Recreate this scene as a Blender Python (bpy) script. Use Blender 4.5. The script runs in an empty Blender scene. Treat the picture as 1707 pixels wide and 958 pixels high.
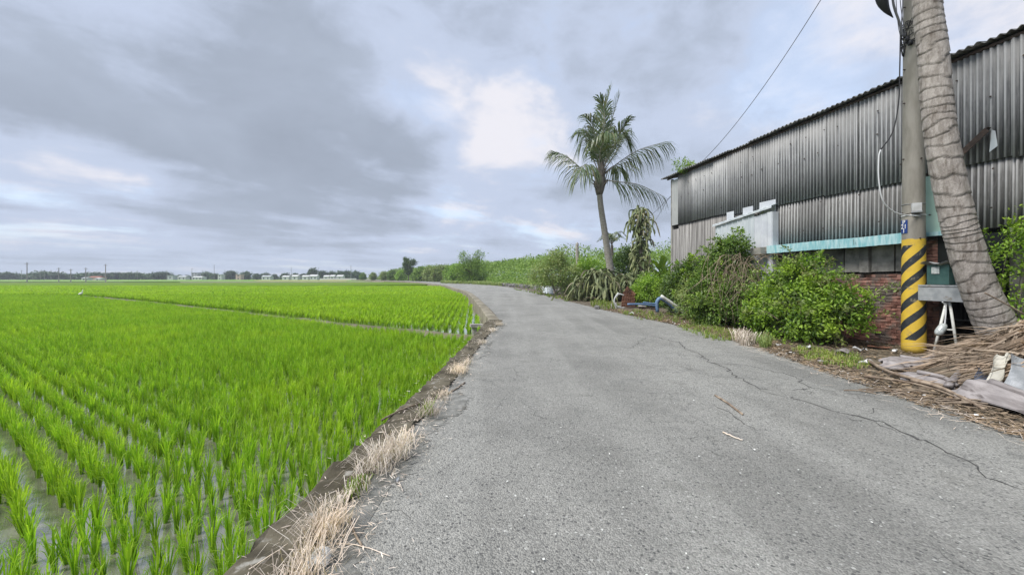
import bpy, math, random
import numpy as np
from mathutils import Vector, Matrix
from mathutils.geometry import tessellate_polygon

SC = bpy.context.scene
COL = SC.collection
R = math.radians
# ------------------------------------------------------------------ camera
F, U0, V0, H = 664.0, 853.5, 462.0, 1.5      # focal length / horizon of the photo in its pixels, eye height
cam_d = bpy.data.cameras.new('camera')
cam = bpy.data.objects.new('camera', cam_d); COL.objects.link(cam)
cam.location = (0, 0, H); cam.rotation_euler = (R(90), 0, 0)
cam_d.sensor_width = 36; cam_d.lens = 36*F/1707
cam_d.shift_y = -(479-V0)/1707
cam_d.clip_start = 0.05; cam_d.clip_end = 5000
SC.camera = cam
# ------------------------------------------------------------------ sky and sun
SUN_EL, SUN_AZ = 54, -118          # degrees; azimuth from +Y towards +X
EXPOSURE = 1.7
CL = 1/2**EXPOSURE                # cloud radiance is given as it shows in the picture
world = bpy.data.worlds.new('World'); SC.world = world; world.use_nodes = True
def nodes_of(tree):
    tree.nodes.clear()
    N = tree.nodes; L = tree.links
    def new(t, **kw):
        n = N.new(t)
        for k, v in kw.items():
            if k == 'inp':
                for a, b in v.items():
                    if hasattr(b, 'node'): L.new(b, n.inputs[a])
                    else: n.inputs[a].default_value = b
            else: setattr(n, k, v)
        return n
    return new, L
def math_n(new, op, a, b=None, clamp=False):
    n = new('ShaderNodeMath', operation=op, use_clamp=clamp)
    for i, x in enumerate((a, b)):
        if x is None: continue
        if hasattr(x, 'node'): n.id_data.links.new(x, n.inputs[i])
        else: n.inputs[i].default_value = x
    return n.outputs[0]
def mixc(new, fac, a, b, mode='MIX'):
    n = new('ShaderNodeMix', data_type='RGBA', blend_type=mode)
    for i, x in ((0, fac), (6, a), (7, b)):
        if hasattr(x, 'node'): n.id_data.links.new(x, n.inputs[i])
        elif i == 0: n.inputs[i].default_value = x
        else: n.inputs[i].default_value = (*x[:3], 1)
    return n.outputs[2]
def ramp(new, fac, a, b, smooth=True):
    n = new('ShaderNodeMapRange', interpolation_type='SMOOTHSTEP' if smooth else 'LINEAR')
    n.inputs[1].default_value = a; n.inputs[2].default_value = b
    n.id_data.links.new(fac, n.inputs[0])
    return n.outputs[0]
def build_world():
    new, L = nodes_of(world.node_tree)
    tc = new('ShaderNodeTexCoord')
    d = tc.outputs['Generated']
    sky = new('ShaderNodeTexSky', sky_type='NISHITA', sun_disc=False)
    sky.sun_elevation = R(SUN_EL); sky.sun_rotation = R(SUN_AZ)
    sep = new('ShaderNodeSeparateXYZ'); L.new(d, sep.inputs[0])
    zz = math_n(new, 'ADD', math_n(new, 'MAXIMUM', sep.outputs[2], 0.0), 0.09)
    px = math_n(new, 'DIVIDE', sep.outputs[0], zz); py = math_n(new, 'DIVIDE', sep.outputs[1], zz)
    comb = new('ShaderNodeCombineXYZ'); L.new(px, comb.inputs[0]); L.new(py, comb.inputs[1])
    # the cloud deck is drawn out along the wind
    mp0 = new('ShaderNodeMapping'); L.new(comb.outputs[0], mp0.inputs[0]); mp0.inputs['Rotation'].default_value = (0, 0, R(-50))
    mp = new('ShaderNodeMapping'); L.new(mp0.outputs[0], mp.inputs[0]); mp.inputs['Scale'].default_value = (0.80, 1.20, 1)
    def noise(scale, detail, rough, off, vec=None, dist=0.0, ty='FBM'):
        m = new('ShaderNodeMapping'); L.new(vec or mp.outputs[0], m.inputs[0]); m.inputs['Location'].default_value = off
        n = new('ShaderNodeTexNoise', inp={'Vector': m.outputs[0], 'Scale': scale, 'Detail': detail, 'Roughness': rough, 'Distortion': dist}); return n.outputs[0]
    def lobe(u, v, lo, hi):              # a soft round region of the deck around one direction
        t = Vector(((u-U0)/F, 1, (V0-v)/F)).normalized()
        n = new('ShaderNodeVectorMath', operation='DOT_PRODUCT'); L.new(d, n.inputs[0]); n.inputs[1].default_value = t
        return ramp(new, n.outputs['Value'], math.cos(R(lo)), math.cos(R(hi)))
    def addl(t, l, w): return math_n(new, 'ADD', t, math_n(new, 'MULTIPLY', l, w))
    vs = new('ShaderNodeVectorMath', operation='MULTIPLY'); L.new(d, vs.inputs[0]); vs.inputs[1].default_value = (1, 1, 1.7)
    big = noise(0.50, 5, 0.50, (3.1, 7.7, 0), dist=0.2)
    fine = noise(1.6, 10, 0.58, (1.3, 2.2, 0), dist=0.25)
    puff = noise(3.4, 10, 0.60, (8.3, 0.4, 0), vec=vs.outputs[0], dist=0.3)
    billow = noise(9.0, 8, 0.60, (2.3, 5.1, 0), vec=vs.outputs[0], dist=0.5)
    cen = lambda x: math_n(new, 'SUBTRACT', x, 0.5)
    thick = math_n(new, 'MULTIPLY', cen(big), 0.75)
    thick = addl(thick, cen(fine), 0.34); thick = addl(thick, cen(puff), 0.52); thick = addl(thick, cen(billow), 0.26)
    for u, v, lo, hi, w in ((520, 230, 19, 2, .17), (300, 150, 22, 3, .11), (60, 250, 12, 2, .10), (680, 270, 9, 1, .08), (780, 200, 10, 1, -.11), (690, 150, 7, 1, -.09), (870, 195, 8, 1, -.10), (800, 45, 9, 1, .06), (620, 130, 6, 1, -.05), (640, 110, 7, 1, -.05), (930, 230, 13, 3, -.05), (150, 320, 7, 1, -.10), (1080, 30, 14, 2, .10), (1200, 300, 16, 3, .05), (880, 90, 8, 1, .06)):
        thick = addl(thick, lobe(u, v, lo, hi), w)
    dark = (0.385, 0.44, 0.54); mid = (0.575, 0.655, 0.825); lite = (0.87, 0.865, 0.93)
    sc_ = lambda c: tuple(x*CL for x in c)
    c = mixc(new, ramp(new, thick, -0.19, -0.01), sc_(lite), sc_(mid))
    bluef = math_n(new, 'MULTIPLY', ramp(new, noise(0.8, 6, 0.55, (11.2, 4.0, 0), dist=0.3), 0.46, 0.60), ramp(new, thick, 0.05, -0.10))
    skyc = new('ShaderNodeVectorMath', operation='SCALE', inp={0: sky.outputs[0], 'Scale': 0.10})
    skyb = mixc(new, 0.62, skyc.outputs[0], sc_((0.56, 0.70, 0.92)))
    c = mixc(new, math_n(new, 'MULTIPLY', bluef, 0.5), c, skyb)
    inner = new('ShaderNodeVectorMath', operation='SCALE', inp={0: mixc(new, 0.0, sc_(dark), sc_(dark)), 'Scale': math_n(new, 'ADD', math_n(new, 'MULTIPLY', puff, 0.55), 0.78)})
    c = mixc(new, ramp(new, thick, -0.01, 0.22), c, inner.outputs[0])
    # towards the horizon the far deck melts into one pale bluish layer
    hz = ramp(new, sep.outputs[2], 0.16, 0.0)
    c = mixc(new, math_n(new, 'MULTIPLY', hz, 0.45), c, sc_((0.56, 0.63, 0.77)))
    bg = new('ShaderNodeBackground', inp={'Color': c, 'Strength': 1.0})
    out = new('ShaderNodeOutputWorld'); L.new(bg.outputs[0], out.inputs[0])
build_world()
sun_d = bpy.data.lights.new('sun', 'SUN'); sun_d.energy = 1.5; sun_d.angle = R(24); sun_d.color = (1.0, 0.97, 0.92)
sun = bpy.data.objects.new('sun', sun_d); COL.objects.link(sun)
sd = Vector((math.sin(R(SUN_AZ))*math.cos(R(SUN_EL)), math.cos(R(SUN_AZ))*math.cos(R(SUN_EL)), math.sin(R(SUN_EL))))
sun.rotation_euler = (-sd).to_track_quat('-Z', 'Y').to_euler()
SC.view_settings.view_transform = 'Standard'; SC.view_settings.look = 'None'
SC.view_settings.exposure = EXPOSURE; SC.view_settings.gamma = 1; SC.view_settings.use_curve_mapping = False
SC.cycles.use_denoising = True
SC.cycles.max_bounces = 6; SC.cycles.diffuse_bounces = 3; SC.cycles.glossy_bounces = 2
SC.cycles.transmission_bounces = 4; SC.cycles.transparent_max_bounces = 6; SC.cycles.volume_bounces = 0
SC.cycles.caustics_reflective = False; SC.cycles.caustics_refractive = False

# ------------------------------------------------------------------ helpers
rng = np.random.default_rng(7); random.seed(7)
def P(u, v, Y): return np.array([(u-U0)/F*Y, Y, H-(v-V0)/F*Y])      # a pixel at a known depth
def G(u, v, z=0.0):                                                 # a pixel on level ground
    Y = F*(H-z)/(v-V0); return np.array([(u-U0)/F*Y, Y, z])
def rotz(a): c, s = math.cos(a), math.sin(a); return np.array([[c, -s, 0], [s, c, 0], [0, 0, 1.0]])
def norm(a): a = np.asarray(a, float); return a/np.maximum(np.linalg.norm(a, axis=-1, keepdims=True), 1e-9)
class Geo:
    def __init__(s): s.V = []; s.F = []; s.n = 0
    def add(s, V, F, m=0):
        V = np.asarray(V, float).reshape(-1, 3)
        F = np.asarray(F, int)
        s.V.append(V); s.F.append((F+s.n, m)); s.n += len(V); return s
    def box(s, c, size, rot=None, m=0, jit=0.0):
        a = np.array([[x, y, z] for x in (-.5, .5) for y in (-.5, .5) for z in (-.5, .5)])*np.asarray(size)
        if jit: a = a+rng.normal(0, jit, a.shape)
        if rot is not None: a = a@np.asarray(rot).T
        return s.add(a+np.asarray(c), [[0, 1, 3, 2], [4, 6, 7, 5], [0, 4, 5, 1], [2, 3, 7, 6], [0, 2, 6, 4], [1, 5, 7, 3]], m)
    def tube(s, pts, rad, seg=8, m=0, cap=True, twist=0.0):
        pts = np.asarray(pts, float); n = len(pts)
        rad = np.broadcast_to(np.asarray(rad, float), (n,))
        t = norm(np.gradient(pts, axis=0))
        up = np.array([0, 0, 1.0]) if abs(t[0][2]) < .9 else np.array([1.0, 0, 0])
        x = norm(np.cross(up, t[0])); rings = []
        for i in range(n):
            x = norm(x-t[i]*np.dot(x, t[i])); y = np.cross(t[i], x)
            a = np.arange(seg)/seg*2*math.pi+twist*i
            rings.append(pts[i]+rad[i]*(np.outer(np.cos(a), x)+np.outer(np.sin(a), y)))
        V = np.concatenate(rings)
        i, j = np.meshgrid(np.arange(n-1), np.arange(seg), indexing='ij')
        i = i.ravel(); j = j.ravel(); k = (j+1) % seg
        s.add(V, np.stack([i*seg+j, i*seg+k, (i+1)*seg+k, (i+1)*seg+j], 1), m)
        if cap:
            b = s.n-len(V)
            s.F.append((np.array([[b+q for q in range(seg)][::-1]]), m)); s.F.append((np.array([[b+(n-1)*seg+q for q in range(seg)]]), m))
        return s
    def grid(s, fn, nu, nv, m=0):
        V = np.array([fn(a, b) for a in np.linspace(0, 1, nu) for b in np.linspace(0, 1, nv)])
        F = [[i*nv+j, (i+1)*nv+j, (i+1)*nv+j+1, i*nv+j+1] for i in range(nu-1) for j in range(nv-1)]
        return s.add(V, F, m)
    def scatter(s, T, TF, pos, X, Y, Z, sx, sy, sz=None, m=0):      # one small shape at many places
        T = np.asarray(T, float); n = len(pos); k = len(T); sz = sx if sz is None else sz
        b = lambda q: np.broadcast_to(np.asarray(q, float), (n,))[:, None, None]
        V = pos[:, None, :]+b(sx)*T[None, :, 0:1]*X[:, None]+b(sy)*T[None, :, 1:2]*Y[:, None]+b(sz)*T[None, :, 2:3]*Z[:, None]
        for q in TF:
            q = np.asarray(q); off = s.n
            s.F.append(((np.arange(n)[:, None, None]*k+q[None]).reshape(-1, q.shape[1])+off, m))
        s.V.append(V.reshape(-1, 3)); s.n += n*k; return s
    def mesh(s, name, mats, smooth=False):
        me = bpy.data.meshes.new(name)
        V = np.concatenate(s.V); loops = np.concatenate([f.ravel() for f, _ in s.F])
        tot = np.concatenate([np.full(len(f), f.shape[1]) for f, _ in s.F])
        mi = np.concatenate([np.full(len(f), m) for f, m in s.F])
        me.vertices.add(len(V)); me.vertices.foreach_set('co', V.astype(np.float32).ravel())
        me.loops.add(len(loops)); me.loops.foreach_set('vertex_index', loops.astype(np.int32))
        me.polygons.add(len(tot)); me.polygons.foreach_set('loop_start', np.concatenate([[0], np.cumsum(tot)[:-1]]).astype(np.int32))
        me.polygons.foreach_set('material_index', mi.astype(np.int32))
        me.polygons.foreach_set('use_smooth', np.full(len(tot), smooth))
        me.update(calc_edges=True); me.validate()
        for q in (mats if isinstance(mats, (list, tuple)) else [mats]): me.materials.append(q)
        return me
    def build(s, name, mats, parent=None, smooth=False): return obj(name, s.mesh(name, mats, smooth), parent)
def obj(name, me, parent=None):
    o = bpy.data.objects.new(name, me); COL.objects.link(o); o.parent = parent; return o
def tag(o, label=None, cat=None, group=None, kind=None):
    for k, v in (('label', label), ('category', cat), ('group', group), ('kind', kind)):
        if v: o[k] = v
    return o
def thing(name, label, cat, loc=(0, 0, 0), rz=0.0, group=None):
    o = obj(name, None); o.location = tuple(loc); o.rotation_euler = (0, 0, rz); o.empty_display_size = .2
    return tag(o, label, cat, group)
def curve(pts, n=24):                                               # Catmull-Rom through points
    p = np.asarray(pts, float); p = np.vstack([2*p[0]-p[1], p, 2*p[-1]-p[-2]]); out = []
    m = len(p)-3
    for t in np.linspace(0, m-1e-6, n):
        i = int(t); f = t-i; a, b, c, d = p[i:i+4]
        out.append(.5*((2*b)+(c-a)*f+(2*a-5*b+4*c-d)*f*f+(3*b-a-3*c+d)*f**3))
    return np.array(out)
# ------------------------------------------------------------------ materials
MATS = {}
def mat(name, c1, c2=None, scale=4.0, rough=.85, bump=0.0, bscale=None, stretch=(1, 1, 1), detail=5, lo=.35, hi=.65, metal=0.0, spec=.3, c3=None, c3scale=1.0, c3lo=.55, c3hi=.7, rnd=0.0, coord='Object', bdist=.02):
    m = bpy.data.materials.new(name); MATS[name] = m; m.use_nodes = True
    new, L = nodes_of(m.node_tree)
    tc = new('ShaderNodeTexCoord'); mp = new('ShaderNodeMapping', inp={0: tc.outputs['Object']})
    if coord == 'World':
        g = new('ShaderNodeNewGeometry'); L.new(g.outputs['Position'], mp.inputs[0])
    mp.inputs['Scale'].default_value = stretch
    nz = lambda s, d=detail: new('ShaderNodeTexNoise', inp={'Vector': mp.outputs[0], 'Scale': s, 'Detail': d, 'Roughness': .6}).outputs[0]
    col = mixc(new, ramp(new, nz(scale), lo, hi), c1, c2) if c2 else mixc(new, 0.0, c1, c1)
    if c3: col = mixc(new, ramp(new, nz(c3scale, 6), c3lo, c3hi), col, c3)
    if name == 'palm_bark': at_ = new('ShaderNodeAttribute', attribute_name='ring'); col = mixc(new, at_.outputs['Fac'], col, (.05, .04, .033))
    if rnd:
        oi = new('ShaderNodeObjectInfo'); f = math_n(new, 'ADD', math_n(new, 'MULTIPLY', oi.outputs['Random'], 2*rnd), 1-rnd)
        vm = new('ShaderNodeVectorMath', operation='SCALE'); L.new(col, vm.inputs[0]); L.new(f, vm.inputs['Scale']); col = vm.outputs[0]
    b = new('ShaderNodeBsdfPrincipled', inp={'Base Color': col, 'Roughness': rough, 'Metallic': metal, 'Specular IOR Level': spec})
    if bump:
        bp = new('ShaderNodeBump', inp={'Strength': bump, 'Distance': bdist, 'Height': nz(bscale or scale*4, 6)})
        L.new(bp.outputs[0], b.inputs['Normal'])
    o = new('ShaderNodeOutputMaterial'); L.new(b.outputs[0], o.inputs[0])
    return m
def leafmat(name, dark, light, trans=.35, rough=.45, spec=.35, dry=None, dryf=.06, pscale=1.6, pamt=.6):
    m = bpy.data.materials.new(name); MATS[name] = m; m.use_nodes = True
    new, L = nodes_of(m.node_tree)
    g = new('ShaderNodeNewGeometry'); oi = new('ShaderNodeObjectInfo')
    f = g.outputs['Random Per Island']
    col = mixc(new, f, dark, light)
    if dry: col = mixc(new, math_n(new, 'LESS_THAN', f, dryf), col, dry)
    pn = new('ShaderNodeTexNoise', inp={'Vector': g.outputs['Position'], 'Scale': pscale, 'Detail': 3.0})
    col = mixc(new, math_n(new, 'MULTIPLY', ramp(new, pn.outputs[0], .45, .68), pamt), col, (light[0]*1.25, light[1]*1.12, light[2]))
    v = math_n(new, 'ADD', math_n(new, 'MULTIPLY', oi.outputs['Random'], .36), .82)
    vm = new('ShaderNodeVectorMath', operation='SCALE'); L.new(col, vm.inputs[0]); L.new(v, vm.inputs['Scale'])
    b = new('ShaderNodeBsdfPrincipled', inp={'Base Color': vm.outputs[0], 'Roughness': rough, 'Specular IOR Level': spec})
    t = new('ShaderNodeBsdfTranslucent', inp={'Color': mixc(new, 1.0, vm.outputs[0], (1.15, 1.25, .55), 'MULTIPLY')})
    mx = new('ShaderNodeMixShader', inp={0: trans, 1: b.outputs[0], 2: t.outputs[0]})
    o = new('ShaderNodeOutputMaterial'); L.new(mx.outputs[0], o.inputs[0])
    return m
def roadmat():
    m = bpy.data.materials.new('asphalt'); MATS['asphalt'] = m; m.use_nodes = True
    new, L = nodes_of(m.node_tree)
    g = new('ShaderNodeNewGeometry'); p = g.outputs['Position']
    nz = lambda s, d=5, r=.6, vec=p: new('ShaderNodeTexNoise', inp={'Vector': vec, 'Scale': s, 'Detail': d, 'Roughness': r}).outputs[0]
    col = mixc(new, ramp(new, nz(.55, 6), .30, .70), (.185, .183, .172), (.28, .276, .26))
    mpr = new('ShaderNodeMapping', inp={0: p}); mpr.inputs['Scale'].default_value = (1.3, .10, 1)      # traffic has polished long pale bands
    col = mixc(new, math_n(new, 'MULTIPLY', ramp(new, nz(1.0, 4, .5, mpr.outputs[0]), .42, .62), .55), col, (.305, .302, .285))
    col = mixc(new, math_n(new, 'MULTIPLY', ramp(new, nz(1.1, 8, .7), .55, .68), .5), col, (.145, .143, .130))
    col = mixc(new, ramp(new, nz(3.2, 7, .7), .45, .75), col, (.20, .199, .188))
    vo = new('ShaderNodeTexVoronoi', inp={'Vector': p, 'Scale': 105.0})                     # stones in the wearing course
    sep = new('ShaderNodeSeparateColor'); L.new(vo.outputs['Color'], sep.inputs[0])
    st = ramp(new, sep.outputs[0], .0, 1.0, False)
    col = mixc(new, .95, col, mixc(new, st, (.68, .68, .672), (1.33, 1.33, 1.30)), 'MULTIPLY')
    vo2 = new('ShaderNodeTexVoronoi', inp={'Vector': p, 'Scale': 34.0}); sep2 = new('ShaderNodeSeparateColor'); L.new(vo2.outputs['Color'], sep2.inputs[0])
    wh = math_n(new, 'MULTIPLY', math_n(new, 'GREATER_THAN', sep2.outputs[1], .93), math_n(new, 'LESS_THAN', vo2.outputs['Distance'], .33))
    col = mixc(new, math_n(new, 'MULTIPLY', wh, .45), col, (.55, .55, .52))
    pit = math_n(new, 'MULTIPLY', math_n(new, 'GREATER_THAN', sep2.outputs[2], .86), math_n(new, 'LESS_THAN', vo2.outputs['Distance'], .3))
    col = mixc(new, math_n(new, 'MULTIPLY', pit, .75), col, (.07, .07, .07))
    # hairline map cracking in places
    wv = new('ShaderNodeVectorMath', operation='ADD'); L.new(p, wv.inputs[0])
    dn = new('ShaderNodeTexNoise', inp={'Vector': p, 'Scale': 3.0, 'Detail': 5.0}); sc = new('ShaderNodeVectorMath', operation='SCALE', inp={0: dn.outputs['Color'], 'Scale': .5}); L.new(sc.outputs[0], wv.inputs[1])
    ve = new('ShaderNodeTexVoronoi', feature='DISTANCE_TO_EDGE', inp={'Vector': wv.outputs[0], 'Scale': 1.5})
    cr = math_n(new, 'MULTIPLY', ramp(new, ve.outputs[0], .010, .002), ramp(new, nz(.8, 3, .5), .50, .62))
    col = mixc(new, math_n(new, 'MULTIPLY', cr, .7), col, (.06, .06, .058))
    h = math_n(new, 'ADD', math_n(new, 'MULTIPLY', vo.outputs['Distance'], -1.0), math_n(new, 'MULTIPLY', nz(22, 4), 1.2))
    bp = new('ShaderNodeBump', inp={'Strength': .75, 'Distance': .012, 'Height': h})
    b = new('ShaderNodeBsdfPrincipled', inp={'Base Color': col, 'Roughness': .82, 'Specular IOR Level': .35, 'Normal': bp.outputs[0]})
    o = new('ShaderNodeOutputMaterial'); L.new(b.outputs[0], o.inputs[0])
def watermat():
    m = bpy.data.materials.new('paddy_water'); MATS['paddy_water'] = m; m.use_nodes = True
    new, L = nodes_of(m.node_tree)
    g = new('ShaderNodeNewGeometry'); p = g.outputs['Position']
    nz = lambda s, d=4: new('ShaderNodeTexNoise', inp={'Vector': p, 'Scale': s, 'Detail': d, 'Roughness': .6}).outputs[0]
    mud = ramp(new, nz(1.6, 6), .56, .68)
    col = mixc(new, nz(6), (.11, .11, .085), (.20, .19, .155))
    col = mixc(new, mud, col, (.25, .24, .20))
    ro = math_n(new, 'ADD', math_n(new, 'MULTIPLY', mud, .40), .03)
    bp = new('ShaderNodeBump', inp={'Strength': .35, 'Distance': .02, 'Height': math_n(new, 'ADD', nz(14, 3), math_n(new, 'MULTIPLY', mud, nz(40, 3)))})
    b = new('ShaderNodeBsdfPrincipled', inp={'Base Color': col, 'Roughness': ro, 'IOR': 1.5, 'Specular IOR Level': 1.0, 'Coat Weight': 1.0, 'Coat IOR': 1.8, 'Coat Roughness': .03, 'Normal': bp.outputs[0]})
    o = new('ShaderNodeOutputMaterial'); L.new(b.outputs[0], o.inputs[0])
def corrmat(name, dark, mid, lite, topz, fall, base_lite):
    """weathered fibre-cement sheet: mould-dark below, cleaner at the sheltered top, crests worn pale and painted as if lit"""
    m = bpy.data.materials.new(name); MATS[name] = m; m.use_nodes = True
    new, L = nodes_of(m.node_tree)
    tc = new('ShaderNodeTexCoord'); oi = new('ShaderNodeObjectInfo')
    sepo = new('ShaderNodeSeparateXYZ'); L.new(tc.outputs['Object'], sepo.inputs[0])
    def nz(scale, st, d=5):
        mp = new('ShaderNodeMapping', inp={0: tc.outputs['Object']}); mp.inputs['Scale'].default_value = st
        return new('ShaderNodeTexNoise', inp={'Vector': mp.outputs[0], 'Scale': scale, 'Detail': float(d), 'Roughness': .65}).outputs[0]
    streak = nz(1.0, (16, 4, .55)); blot = nz(1.1, (1, 1, 1), 6); grain = nz(9, (3, 3, .6))
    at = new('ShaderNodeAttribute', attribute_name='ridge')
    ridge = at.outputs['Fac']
    clean = ramp(new, math_n(new, 'ADD', math_n(new, 'ADD', sepo.outputs[2], math_n(new, 'MULTIPLY', blot, .9)), math_n(new, 'MULTIPLY', streak, 1.3)), topz-fall+1.1, topz+1.1)
    c = mixc(new, ramp(new, streak, .36, .66), dark, mid)
    c = mixc(new, math_n(new, 'MULTIPLY', ramp(new, grain, .45, .8), .22), c, lite)
    wear_or_light = math_n(new, 'MULTIPLY', ramp(new, ridge, .55, .95), math_n(new, 'ADD', math_n(new, 'MULTIPLY', ramp(new, blot, .35, .6), .30), .50))  # pale crests: some wear, mostly light on the corrugation put into the colour
    c = mixc(new, wear_or_light, c, lite)
    c = mixc(new, math_n(new, 'MULTIPLY', clean, .55), c, base_lite)
    f = math_n(new, 'ADD', math_n(new, 'MULTIPLY', oi.outputs['Random'], .45), .78)
    vm = new('ShaderNodeVectorMath', operation='SCALE'); L.new(c, vm.inputs[0]); L.new(f, vm.inputs['Scale'])
    bp = new('ShaderNodeBump', inp={'Strength': .3, 'Distance': .01, 'Height': grain})
    b = new('ShaderNodeBsdfPrincipled', inp={'Base Color': vm.outputs[0], 'Roughness': .8, 'Specular IOR Level': .3, 'Normal': bp.outputs[0]})
    o = new('ShaderNodeOutputMaterial'); L.new(b.outputs[0], o.inputs[0])
def polemat():
    """concrete pole with a painted two-start yellow and black helix up to 2.25 m"""
    m = bpy.data.materials.new('pole_paint'); MATS['pole_paint'] = m; m.use_nodes = True
    new, L = nodes_of(m.node_tree)
    tc = new('ShaderNodeTexCoord'); sep = new('ShaderNodeSeparateXYZ'); L.new(tc.outputs['Object'], sep.inputs[0])
    x, y, z = sep.outputs
    nz = lambda s, d=5, st=(1, 1, 1): new('ShaderNodeTexNoise', inp={'Vector': (lambda mp: (mp.inputs['Scale'].__setattr__('default_value', st), mp.outputs[0])[1])(new('ShaderNodeMapping', inp={0: tc.outputs['Object']})), 'Scale': float(s), 'Detail': float(d), 'Roughness': .6}).outputs[0]
    con = mixc(new, ramp(new, nz(5, 6, (1, 1, .25)), .35, .7), (.20, .185, .155), (.30, .28, .245))
    ang = math_n(new, 'ARCTAN2', y, x)
    ph = math_n(new, 'SUBTRACT', math_n(new, 'DIVIDE', math_n(new, 'ADD', z, math_n(new, 'MULTIPLY', nz(4), .02)), .385), math_n(new, 'MULTIPLY', ang, 1.5/math.pi))
    fr = math_n(new, 'FRACT', math_n(new, 'ADD', ph, 20.22))
    blk = math_n(new, 'MULTIPLY', math_n(new, 'LESS_THAN', fr, .46), math_n(new, 'GREATER_THAN', z, .27))
    blk = math_n(new, 'MULTIPLY', blk, math_n(new, 'LESS_THAN', z, 2.16))
    yel = mixc(new, ramp(new, nz(7, 6), .4, .8), (.62, .42, .045), (.50, .33, .06))
    bk = mixc(new, ramp(new, nz(9, 5), .4, .8), (.022, .026, .030), (.05, .055, .055))
    pc = mixc(new, blk, yel, bk)
    wear_or_light = ramp(new, nz(9, 9), .60, .68)
    pc = mixc(new, math_n(new, 'MULTIPLY', wear_or_light, .6), pc, (.25, .21, .12))
    edge = math_n(new, 'LESS_THAN', math_n(new, 'ADD', z, math_n(new, 'MULTIPLY', nz(6), .10)), 2.33)
    c = mixc(new, edge, con, pc)
    dirt = ramp(new, math_n(new, 'ADD', z, math_n(new, 'MULTIPLY', nz(5), .25)), .30, .14)
    c = mixc(new, math_n(new, 'MULTIPLY', dirt, .5), c, (.09, .07, .05))
    bp = new('ShaderNodeBump', inp={'Strength': .15, 'Distance': .01, 'Height': nz(30, 5)})
    b = new('ShaderNodeBsdfPrincipled', inp={'Base Color': c, 'Roughness': .62, 'Specular IOR Level': .35, 'Normal': bp.outputs[0]})
    o = new('ShaderNodeOutputMaterial'); L.new(b.outputs[0], o.inputs[0])
roadmat(); watermat(); polemat()
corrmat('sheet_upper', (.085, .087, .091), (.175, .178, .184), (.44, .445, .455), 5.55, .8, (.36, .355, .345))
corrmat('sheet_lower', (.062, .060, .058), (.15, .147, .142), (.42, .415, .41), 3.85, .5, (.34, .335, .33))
mat('sheet_wood', (.11, .105, .10), (.27, .26, .25), 1.0, stretch=(18, 4, .5), bump=.3, rnd=.2)
mat('roof_sheet', (.12, .12, .12), (.24, .235, .23), 3, bump=.3, c3=(.36, .36, .35), c3scale=6)
mat('mud', (.10, .085, .06), (.16, .14, .10), 1.5, bump=.5, coord='World')
mat('far_ground', (.10, .17, .03), (.17, .17, .07), .05, coord='World', c3=(.20, .22, .06), c3scale=.02)
mat('verge', (.075, .06, .042), (.15, .125, .09), 2.2, bump=.8, bscale=18, coord='World', c3=(.22, .19, .14), c3scale=9, c3lo=.6, c3hi=.72)
mat('mossy_concrete', (.055, .047, .030), (.125, .11, .078), 3.5, bump=.6, bscale=20, coord='World', c3=(.27, .26, .23), c3scale=7, c3lo=.60, c3hi=.72)
mat('wall_concrete', (.17, .15, .11), (.26, .235, .18), 1.2, bump=.4, bscale=14, coord='World', c3=(.10, .095, .06), c3scale=.9)
mat('shoulder', (.15, .15, .138), (.27, .268, .25), 7, bump=.8, bscale=60, detail=9, coord='World', c3=(.11, .105, .09), c3scale=3, c3lo=.52, c3hi=.70)
mat('crack', (.04, .04, .038), (.10, .098, .094), 30, coord='World')
mat('concrete', (.24, .23, .21), (.36, .345, .31), 3, bump=.4, c3=(.12, .115, .10), c3scale=2)
mat('block', (.12, .118, .11), (.26, .25, .23), 2.2, bump=.5, c3=(.06, .06, .055), c3scale=1.6, rnd=.3)
mat('brick', (.19, .085, .065), (.31, .165, .13), 7, bump=.5, bscale=40, c3=(.15, .125, .11), c3scale=2.2, c3lo=.46, c3hi=.62, rnd=.35, coord='World')
mat('mortar', (.10, .085, .07), (.17, .15, .13), 9, bump=.6)
mat('white_metal', (.40, .44, .47), (.50, .53, .55), 2.0, rough=.5, stretch=(4, 4, .6), c3=(.27, .29, .27), c3scale=2.4, c3lo=.6, c3hi=.75)
mat('white_panel', (.46, .48, .52), (.54, .56, .59), 3, rough=.5)
mat('teal_flashing', (.20, .42, .46), (.42, .58, .60), 3.0, rough=.5, stretch=(5, 3, .8), c3=(.10, .16, .16), c3scale=3.5, c3lo=.6, c3hi=.7)
mat('pale_fibre', (.30, .31, .31), (.38, .385, .38), 2, stretch=(4, 4, .6), c3=(.20, .20, .19), c3scale=2)
mat('cream', (.42, .40, .34), (.50, .48, .42), 4, rough=.5, c3=(.25, .23, .19), c3scale=4)
mat('pale_green', (.33, .47, .40), (.38, .52, .45), 2, rough=.5)
mat('rust', (.10, .045, .03), (.20, .10, .065), 8, bump=.4, c3=(.05, .035, .03), c3scale=4)
mat('dark_steel', (.035, .025, .02), (.075, .05, .04), 8, rough=.6, bump=.2)
mat('galv', (.27, .285, .295), (.40, .41, .42), 6, rough=.5, metal=.3, c3=(.25, .22, .19), c3scale=5)
mat('box_green', (.03, .075, .07), (.05, .11, .10), 5, rough=.45)
mat('box_dark', (.01, .012, .012), rough=.6)
mat('glass_grey', (.30, .33, .33), (.5, .52, .5), 30, rough=.15, spec=.6)
mat('cable_black', (.02, .02, .022), rough=.5)
mat('cable_white', (.62, .63, .64), rough=.5)
mat('cable_grey', (.16, .16, .17), rough=.6)
mat('plate_blue', (.02, .05, .20), rough=.4)
mat('slate_plastic', (.05, .065, .10), (.09, .10, .13), 5, rough=.5)
mat('paint_white', (.80, .80, .80), rough=.5)
mat('plastic_white', (.55, .56, .57), (.42, .42, .41), 6, rough=.4)
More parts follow.
